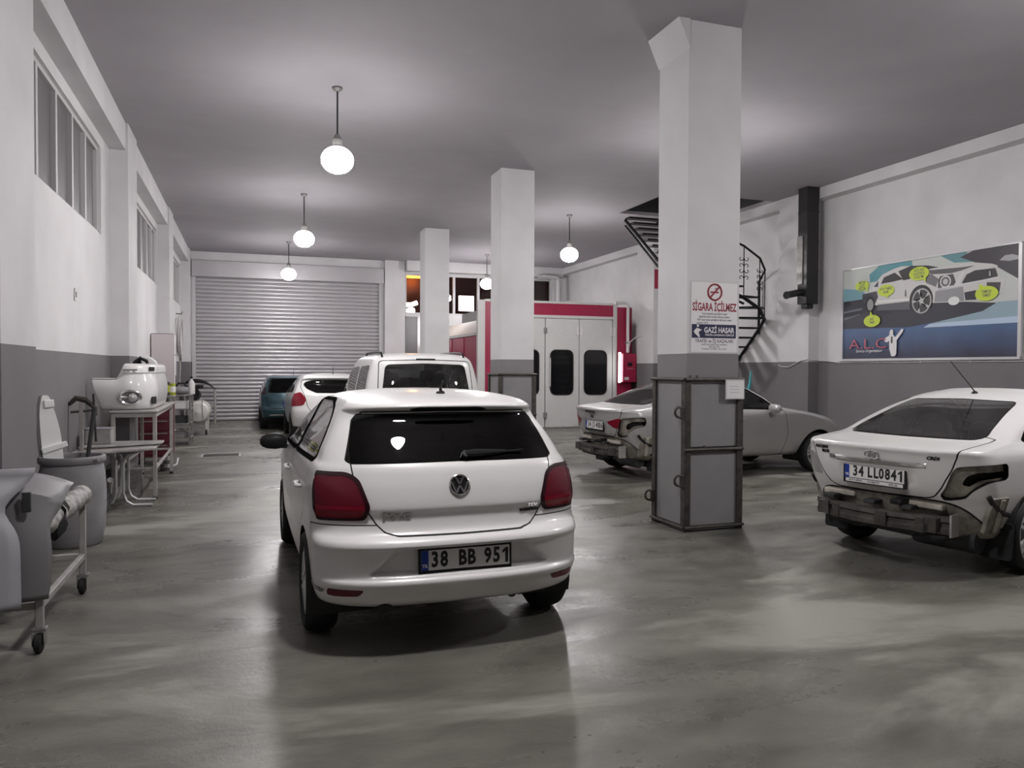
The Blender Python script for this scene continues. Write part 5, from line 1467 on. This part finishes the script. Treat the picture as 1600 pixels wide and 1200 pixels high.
shape('printed_road', [(3.058, 0.81), (BW, 1.074), (BW, 0.497), (1.87, 0.546), (2.793, 0.681)], (.26, .36, .42))
shape('printed_road', [(3.09, .93), (BW, 1.09), (BW, .80), (3.0, .80)], (.50, .52, .50))
shape('printed_road', [(1.87, 0.542), (BW, 0.575), (BW, 0.482), (1.75, 0.487)], (.42, .52, .66))
CAR = [(0.60, 1.164), (0.696, 1.248), (0.80, 1.36), (0.90, 1.44), (1.135, 1.506), (1.30, 1.53), (1.479, 1.513), (2.032, 1.424), (2.45, 1.42), (2.661, 1.417), (2.934, 1.365), (3.02, 1.33), (3.045, 1.22), (3.051, 1.157), (3.144, 1.13), (3.135, 1.04), (3.093, 0.928), (2.81, 0.83), (2.469, 0.845), (1.954, 0.87), (1.466, 0.90), (0.782, 0.92), (0.482, 0.99), (0.455, 1.08), (0.47, 1.14)]
shape('printed_car', CAR, (.56, .55, .54))
shape('printed_car', [(0.455, 1.14), (0.778, 1.167), (0.806, 1.061), (0.728, 0.93), (0.482, 0.98), (.45, 1.06)], (.06, .06, .07))
shape('printed_car', [(0.809, 0.93), (1.466, 0.935), (1.479, 0.80), (0.78, 0.83)], (.11, .11, .12))
shape('printed_car', [(0.80, 1.0), (1.47, .985), (1.47, .955), (.80, .965)], (.68, .67, .66))
for P_, c_ in (([(1.236, 1.454), (1.479, 1.513), (1.807, 1.481), (2.032, 1.424), (1.831, 1.42), (1.459, 1.299), (1.338, 1.292)], .03), ([(0.868, 1.282), (0.932, 1.388), (1.161, 1.442), (1.337, 1.312), (1.139, 1.294)], .035),
             ([(0.71, 1.246), (0.815, 1.339), (0.803, 1.237)], .04), ([(1.854, 1.398), (2.439, 1.374), (2.662, 1.373), (2.44, 1.327), (2.251, 1.304), (1.878, 1.329)], .10), ([(1.70, 1.31), (1.90, 1.33), (2.03, 1.24), (1.98, 1.12), (1.80, 1.20)], .16),
             ([(2.443, 1.135), (2.523, 1.254), (2.663, 1.3), (2.992, 1.295), (3.032, 1.168), (2.464, 1.115)], .035), ([(1.954, 0.883), (1.973, 1.052), (2.465, 1.078), (2.489, 0.857)], .27), ([(2.487, 0.985), (2.688, 1.002), (2.691, 0.858), (2.51, 0.865)], .04),
             ([(2.02, 1.22), (2.06, 1.28), (2.29, 1.29), (2.36, 1.10), (2.02, 1.07)], .07), ([(2.86, .98), (2.86, 1.10), (3.08, 1.08), (3.06, .95)], .05), ([(1.96, 1.075), (2.46, 1.10), (3.05, 1.14), (3.05, 1.16), (2.46, 1.125), (1.96, 1.09)], .62)):
    shape('printed_car', P_, (c_, c_, c_ * 1.05))
shape('printed_car', [(2.30, 1.10), (2.40, 1.11), (2.50, 1.30), (2.43, 1.30)], (.60, .60, .60))
for cx, cy, rx, ry, c_ in ((1.70, .945, .225, .235, .025), (1.714, .92, .19, .205, .36), (1.714, .92, .165, .18, .05), (.634, .94, .10, .13, .03), (.64, .94, .07, .10, .30), (2.157, 1.184, .10, .095, .62), (2.157, 1.184, .078, .075, .12), (2.157, 1.184, .045, .045, .5), (2.312, .872, .10, .066, .70)):
    shape('printed_wheel' if cx < 2 else 'printed_lamp', ell(cx, cy, rx, ry, 30), (c_, c_, c_))
for k in range(5):
    a = .5 + 2 * math.pi * k / 5; b = a + .28
    shape('printed_spoke', [(1.714 + .02 * math.cos(a + 1.5), .92 + .02 * math.sin(a + 1.5)), (1.714 + .172 * math.cos(a), .92 + .187 * math.sin(a)), (1.714 + .172 * math.cos(b), .92 + .187 * math.sin(b)), (1.714 + .03 * math.cos(b - 1.5), .92 + .03 * math.sin(b - 1.5))], (.50, .50, .50))
shape('printed_emblem', [(1.385, 1.02), (1.41, 1.02), (1.405, 1.13), (1.39, 1.13)], (.08, .08, .09))
shape('printed_emblem', [(2.90, 1.19), (2.93, 1.19), (2.92, 1.26), (2.905, 1.26)], (.45, .45, .45))
bub = [((.454, 1.289), (.16, .09), [(.52, 1.22), (.57, 1.24), (.60, 1.16)], ('MOTOR', 'LASTİK', 'DEĞİŞİM')), ((.988, 1.157), (.18, .10), [(.98, 1.07), (1.05, 1.07), (1.03, 1.02)], ('BOYA TAMİRİ', 'BAKIM')),
       ((1.664, 1.367), (.195, .11), [(1.72, 1.28), (1.80, 1.31), (1.80, 1.22)], ('ÇELİK JANT', 've KAPORTA', 'DÜZELTME')), ((2.866, .935), (.185, .11), [(2.75, 1.02), (2.86, 1.03), (2.74, 1.09)], ('TAMPON', 'TAMİRİ')), ((.693, .657), (.185, .105), [(.64, .74), (.71, .75), (.66, .83)], ('JANT', 'TAMİR'))]
for (cx, cy), (rx, ry), tail, lines in bub:
    shape('speech_bubble', ell(cx, cy, rx, ry, 30), (.50, .62, .05)); shape('bubble_tail', tail, (.50, .62, .05))
    for k, t_ in enumerate(lines):
        LAY[0] += .0002
        put('bubble_lettering', t_, cx, cy + .055 * ((len(lines) - 1) / 2 - k), .062, 'ink_grey', bb, bold=.001, xscale=.62, z=LAY[0])
shape('printed_figure', [(1.085, .40), (1.085, .44), (1.10, .475), (1.13, .49), (1.155, .475), (1.165, .44), (1.16, .40), (1.206, .355), (1.285, .435), (1.335, .49), (1.375, .48), (1.36, .435), (1.24, .305), (1.236, .075), (1.20, .035), (1.13, .035), (1.085, .16), (1.08, .30), (1.03, .27), (.975, .30), (.99, .345), (1.07, .385)], (.66, .65, .66))
shape('printed_tie', [(1.12, .37), (1.15, .37), (1.155, .27), (1.135, .245), (1.115, .27)], (.05, .05, .06))
mat('ink_pink', (0.42, 0.10, 0.14, 1), .5)
put('lettering', 'A.L.C', .60, .25, .25, 'ink_pink', bb, xscale=1.5, bold=-.001, z=LAY[0] + .0004)
put('lettering', 'Service Organization', .63, .135, .075, 'paper', bb, shear=.2, xscale=.95, z=LAY[0] + .0004)

# cable running on the edge of the grey paint
cbz = 1.775
pts = [(XRP - .01, 12.72, 1.70), (XRP - .015, 12.62, 1.66), (XRP - .015, 12.4, 1.65), (XRP - .015, 12.05, 1.78), (XRP - .012, 11.88, 1.795), (XR - .03, 11.84, 1.78), (XR - .02, 11.6, 1.765), (XR - .015, 11.3, 1.735), (XR - .012, 10.8, 1.742), (XR - .012, 9.8, 1.735), (XR - .012, 8.9, 1.742), (XR - .012, 7.6, 1.735), (XR - .012, 6.2, 1.74)]
cbl = part('cable', MB().tube(pts, .011, 6), 'frame_white'); tag(cbl, 'pale cable running along the top of the grey paint under the billboard', 'cable')
for y in (11.3, 10.4, 9.5, 8.6, 7.7): part('cable_clip', MB().box(XR - .03, XR, y - .012, y + .012, 1.725, 1.755), 'frame_white', cbl, smooth=0)

# flue duct with side stub
du = thing('flue_duct', 'dark metal flue duct hanging from the ceiling at the right wall pillar', 'duct', (0, 0, 0))
part('duct', MB().box(9.79, 10.06, 11.60, 11.85, 2.83, CEIL), 'duct_metal', du, bevel=.006)
for z in (3.42, 3.98, 4.53): part('joint_band', MB().box(9.785, 10.065, 11.595, 11.855, z, z + .025), 'duct_metal', du, smooth=0)
part('sheen_strip', MB().box(9.77, 9.79, 11.70, 11.85, 3.2, 4.1), 'galv', du, bevel=.003)  # pale strip painting the reflection on the duct's left face
part('stub_pipe', MB().tube([(9.84, 11.74, 3.05), (9.66, 11.71, 3.03), (9.36, 11.62, 2.97)], .065, 16, cap=False), 'duct_metal', du)
part('stub_mouth', MB().lathe([(.0, 0), (.062, 0)], 16, Matrix.Translation((9.365, 11.622, 2.971)) @ Matrix.Rotation(math.radians(17), 4, 'Z') @ Matrix.Rotation(-math.pi / 2, 4, 'Y'), close=False), 'seam', du)
part('stub_rim', MB().tube([(9.36 - .02 * math.cos(a), 11.62 + .063 * math.cos(a), 2.97 + .066 * math.sin(a)) for a in np.linspace(0, 2 * math.pi, 20, endpoint=False)], .007, 6, closed=True), 'duct_metal', du)
part('elbow', MB().box(9.83, 10.0, 11.65, 11.80, 2.74, 2.84), 'duct_metal', du, bevel=.02)

# ------------------------------------------------------------------ black steel stair
stt = thing('steel_staircase', 'black steel winding staircase behind the poster column going up through the ceiling', 'staircase', (0, 0, 0))
OUT, INN = [], []
def st_path():
    pts = []
    for t in np.linspace(0, 1, 8)[:-1]: pts.append(((7.80, 15.0 - 1.4 * t), (8.6, 15.0 - 1.4 * t), 4.95 - 1.05 * t))
    for t in np.linspace(0, 1, 8): 
        a = math.pi + math.pi * t
        pts.append(((9.025 + 1.225 * math.cos(a), 13.6 + .80 * math.sin(a)), (9.0 + .30 * math.cos(a), 13.6 + .30 * math.sin(a)), 3.9 - 1.35 * t))
    for t in np.linspace(0, 1, 13)[1:]: pts.append(((10.25, 13.6 + 2.6 * t), (9.30, 13.6 + 2.6 * t), 2.55 - 2.35 * t))
    return pts
SP = st_path()
part('stringer', MB().tube([(o_[0], o_[1], z - .10) for o_, i_, z in SP], .035, 8), 'black_steel', stt)
part('stringer', MB().tube([(o_[0] + .0, o_[1], z - .22) for o_, i_, z in SP[:12]], .025, 8), 'black_steel', stt)
part('stringer', MB().tube([(i_[0], i_[1], z - .10) for o_, i_, z in SP], .035, 8), 'black_steel', stt)
for k in range(len(SP) - 1):
    (o1, i1, z), (o2, i2, _) = SP[k], SP[k + 1]
    z -= .05
    poly = [o1, o2, i2, i1]
    part('tread', MB().prism(poly, z - .035, z), 'black_steel', stt, smooth=0)
rail = [(SP[k][0][0], SP[k][0][1], SP[k][2] + .92) for k in range(8, 15)]
part('handrail', MB().tube(rail, .022, 8), 'black_steel', stt)
part('newel_post', MB().tube([(SP[14][0][0], SP[14][0][1], SP[14][2] - .2), rail[-1]], .028, 8), 'black_steel', stt)
for k in (10, 11, 12, 13):
    x, y = SP[k][0]; z = SP[k][2]
    b = part('baluster', MB().tube([(x, y, z - .1), (x, y, z + .92)], .011, 6), 'black_steel', stt)
    s_ = MB()
    dx, dy = SP[k + 1][0][0] - SP[k - 1][0][0], SP[k + 1][0][1] - SP[k - 1][0][1]; L = math.hypot(dx, dy); dx /= L; dy /= L
    for zz in (.36, .60):
        for sx in (-1, 1):
            for sz in (-1, 1):
                q = []
                for t in np.linspace(0, 4.6, 14):
                    r_ = .065 * (1 - t / 6.5)
                    q.append((.078 + r_ * math.cos(t + math.pi), .02 + .06 + r_ * math.sin(t + math.pi) * .9))
                s_.tube([(x + dx * sx * a_, y + dy * sx * a_, z + zz + sz * c_ * .9) for a_, c_ in q], .008, 5)
    part('scroll_ornament', s_, 'black_steel', b)
for x, y in ((9.85, 14.2), (9.6, 14.9), (9.9, 15.5)):
    part('light_streak', MB().bar((x, y, 2.2 - (y - 13.6) * .9), (x + .25, y + .3, 0), .05, .03), 'frame_white', stt, smooth=0)  # pale bars shaped as the light streaks that fall between the treads
o = thing('wall_sign', 'small red sign high on the pillar beside the staircase', 'sign', m=face_matrix((10.19, 17.74, 4.0), (1, 0, 0), (0, 0, 1)))
part('sign_plate', MB().box(-.10, .12, -.28, .22, 0, .01), 'booth_red', o, bevel=.003)
part('sign_arrow', flat([(.03, -.1), (.10, .0), (.03, .1)], .0112), 'paper', o, smooth=0)
o = thing('plastic_strap', 'turquoise plastic strap hanging below the stairs behind the silver saloon', 'strap', (9.65, 13.1, 1.15))
mat('turquoise', (0.05, 0.36, 0.38, 1), .4)
part('strap', MB().tube([(-.10, 0, -.12), (-.02, 0, .02), (.04, .02, .18), (.06, .02, .42)], [.02, .035, .028, .012], 6), 'turquoise', o)
part('tail', MB().tube([(-.02, 0, .02), (.07, 0, -.10), (.09, 0, -.26)], [.02, .028, .01], 6), 'turquoise', o)

# ------------------------------------------------------------------ red and white paint booth
bo = thing('paint_booth', 'large red and white paint booth with folding doors in the back right corner', 'paint booth', (0, 0, 0))
Y0 = 18.92
part('left_panel', MB().box(5.80, 6.42, Y0, Y0 + .08, 0, 3.34), 'booth_red', bo, smooth=0)
part('corner_post', MB().box(5.60, 5.80, Y0 - .02, Y0 + .1, 0, 3.38), 'booth_white', bo, bevel=.006)
part('right_panel', MB().box(9.60, 10.06, Y0, Y0 + .08, 0, 3.30), 'booth_red', bo, smooth=0)
part('right_post', MB().box(9.48, 9.60, Y0 - .02, Y0 + .1, 0, 3.36), 'booth_white', bo, bevel=.006)
part('header_panel', MB().box(6.0, 9.48, Y0 - .01, Y0 + .08, 3.03, 3.34), 'booth_red', bo, smooth=0)
part('header_trim', MB().box(5.8, 9.6, Y0 - .03, Y0 + .08, 3.34, 3.40), 'booth_white', bo, bevel=.005)
part('header_trim', MB().box(6.42, 9.48, Y0 - .03, Y0 + .08, 2.95, 3.03), 'booth_white', bo, bevel=.005)
def stadium(x0, x1, z0, z1, r=.18): return rpoly([(x0, z0), (x1, z0), (x1, z1), (x0, z1)], r, 6)
mXZf = Matrix(((1, 0, 0, 0), (0, 0, 1, 0), (0, 1, 0, 0), (0, 0, 0, 1)))
for x0, x1 in ((6.44, 7.47), (7.49, 8.46), (8.48, 9.46)):
    d = part('door', MB().box(x0, x1, Y0 - .01, Y0 + .05, .03, 2.94), 'booth_white', bo, bevel=.008)
    part('door_window', MB().prism(stadium(x0 + .14, x1 - .17, .90, 2.10), Y0 - .016, Y0 - .008, mXZf), 'dark_glass', d)
    o_ = stadium(x0 + .14, x1 - .17, .90, 2.10)
    part('window_rim', MB().tube([(x, Y0 - .014, z) for x, z in o_], .016, 6, closed=True), 'duct_metal', d)
for x, z in ((7.48, 2.62), (7.48, .36)): part('hinge', MB().tube([(x, Y0 - .03, z - .07), (x, Y0 - .03, z + .07)], .05, 10), 'galv', bo)
for x in (8.47, 9.47):
    part('hinge', MB().box(x - .10, x - .02, Y0 - .05, Y0 - .01, 2.50, 2.74), 'white_plastic', bo, bevel=.008)
    part('hinge', MB().box(x, x + .09, Y0 - .05, Y0 - .01, 2.50, 2.74), 'white_plastic', bo, bevel=.008)
part('door_handle', MB().tube([(7.60, Y0 - .02, 1.10), (7.60, Y0 - .08, 1.14), (7.60, Y0 - .08, 1.86), (7.60, Y0 - .02, 1.90)], .018, 8), 'alloy', bo)
part('side_wall', MB().box(5.62, 5.68, Y0 + .1, 23.9, 0, 2.46), 'booth_red', bo, smooth=0)
for y in (20.3, 21.6, 22.9): part('panel_joint', MB().box(5.605, 5.62, y - .02, y + .02, 0, 2.46), 'booth_red', bo, smooth=0)
part('side_rail', MB().box(5.58, 5.70, Y0 + .1, 23.9, 2.46, 2.54), 'booth_white', bo, bevel=.006)
part('sloping_roof', MB().prism([(5.62, 2.54), (6.1, 2.95), (9.9, 2.95), (9.9, 2.54)], Y0 + .1, 23.9, mXZf), 'booth_white', bo, smooth=0)
part('roof_unit', MB().box(6.3, 9.2, Y0 + .4, 23.0, 2.95, 3.28), 'sheet_grey', bo, bevel=.01)
part('sill', MB().box(5.6, 10.06, Y0 - .05, Y0 + .08, 0, .03), 'galv', bo, smooth=0)
eb = thing('control_box', 'dark red electrical control box with lit tube on the booth beside the staircase', 'control box', (9.90, Y0 - .17, 1.66))
part('case', MB().box(-.24, .17, -.10, .165, -.42, .36), 'booth_red', eb, bevel=.01)
part('display', MB().box(-.10, .04, -.108, -.10, .02, .12), 'dark_glass', eb, bevel=.003)
for x in (-.09, -.03, .03): part('button', MB().box(x - .012, x + .012, -.108, -.10, -.06, -.045), 'paper', eb, smooth=0)
part('label_plate', MB().box(-.20, -.06, -.104, -.10, -.36, -.28), 'pinkish_white', eb, smooth=0)
part('indicator', MB().tube([(.12, -.10, -.05), (.12, -.115, -.05)], .015, 10), 'galv', eb)
tl = thing('tube_light', 'lit white tube light standing along the left edge of the red control box', 'lamp', (9.61, Y0 - .18, 1.24))
part('tube', MB().tube([(0, 0, 0), (0, 0, .80)], .034, 12), 'lit_tube', tl)
part('tube_holder', MB().box(-.03, .045, .03, .05, -.02, .82), 'white_plastic', tl, smooth=0)
pi = part('conduit_pipe', MB().tube([(9.50, Y0 - .08, 3.40), (9.78, Y0 - .08, 3.42), (9.86, Y0 - .08, 3.40), (9.90, Y0 - .08, 3.30), (9.90, Y0 - .08, 2.05)], .045, 10), 'white_plastic'); tag(pi, 'white conduit pipe bending down from the booth top into the control box', 'pipe')
part('pipe_clamp', MB().box(9.84, 9.96, Y0 - .12, Y0, 2.3, 2.34), 'galv', pi, smooth=0)
ca = part('cable', MB().tube([(9.90, Y0 - .10, 2.05), (9.95, Y0 - .12, 2.35), (10.04, Y0 - .30, 2.48), (10.06, 18.3, 2.50)], .014, 6), 'white_plastic'); tag(ca, 'thin white cable looping from the control box to the pillar', 'cable')
wp = thing('water_pipe', 'white pipe with elbow rising in the far back right corner above the booth', 'pipe', (9.86, 23.75, 0))
part('riser', MB().tube([(0, 0, 3.0), (0, 0, 4.55)], .09, 14), 'frame_white', wp)
part('elbow', MB().tube([(.0, 0, 4.45), (-.02, 0, 4.6), (-.12, 0, 4.68), (-.55, 0, 4.70), (-.70, 0, 4.66)], .075, 12), 'frame_white', wp)
part('collar', MB().tube([(0, 0, 4.30), (0, 0, 4.40)], .11, 14), 'frame_white', wp)

# lights and things seen through and near the far windows
o = thing('street_lamp', 'orange glowing lamp seen at the top of the far window by the shutter', 'lamp', (5.45, 26.50, 4.86))
part('lit_front', MB().box(-.40, .40, -.06, 0, -.10, .12), 'orange_glow', o, bevel=.01)
part('back_box', MB().box(-.42, .42, 0, .08, -.12, .14), 'dark_trim', o, smooth=0)
lp = bpy.data.lights.new('street_lamp_light', 'POINT'); lp.energy = 22; lp.color = (1, .45, .08); lp.shadow_soft_size = .15
lo = bpy.data.objects.new('bulb_light', lp); COL.objects.link(lo); lo.parent = o; lo.location = (0, -.16, -.22)
o = thing('tube_light', 'bright white lamp in the far window low between the two columns', 'lamp', (5.15, 25.3, 3.72))
part('tube', MB().tube([(-.22, 0, 0), (.0, 0, .0), (.22, 0, .08)], .07, 10), 'lit_tube', o)
part('holder', MB().box(-.25, .25, .06, .1, -.03, .05), 'dark_trim', o, smooth=0)
o = thing('light_panel', 'bright white lit panel seen through the far windows above the booth', 'lamp', (7.22, 25.2, 3.82))
part('panel', MB().box(-.42, .10, 0, .02, -.25, .25), 'lit_tube', o, smooth=0)
part('panel_frame', MB().box(-.44, .12, .02, .05, -.27, .27), 'frame_white', o, smooth=0)
o = thing('tube_light', 'upright lit white tube on the back wall right of the shutter', 'lamp', (5.30, YB - .08, 2.75))
part('tube', MB().tube([(0, 0, -.42), (0, 0, .42)], .035, 10), 'lit_tube', o)
part('holder', MB().box(-.04, .04, .04, .08, -.48, .48), 'white_plastic', o, smooth=0)
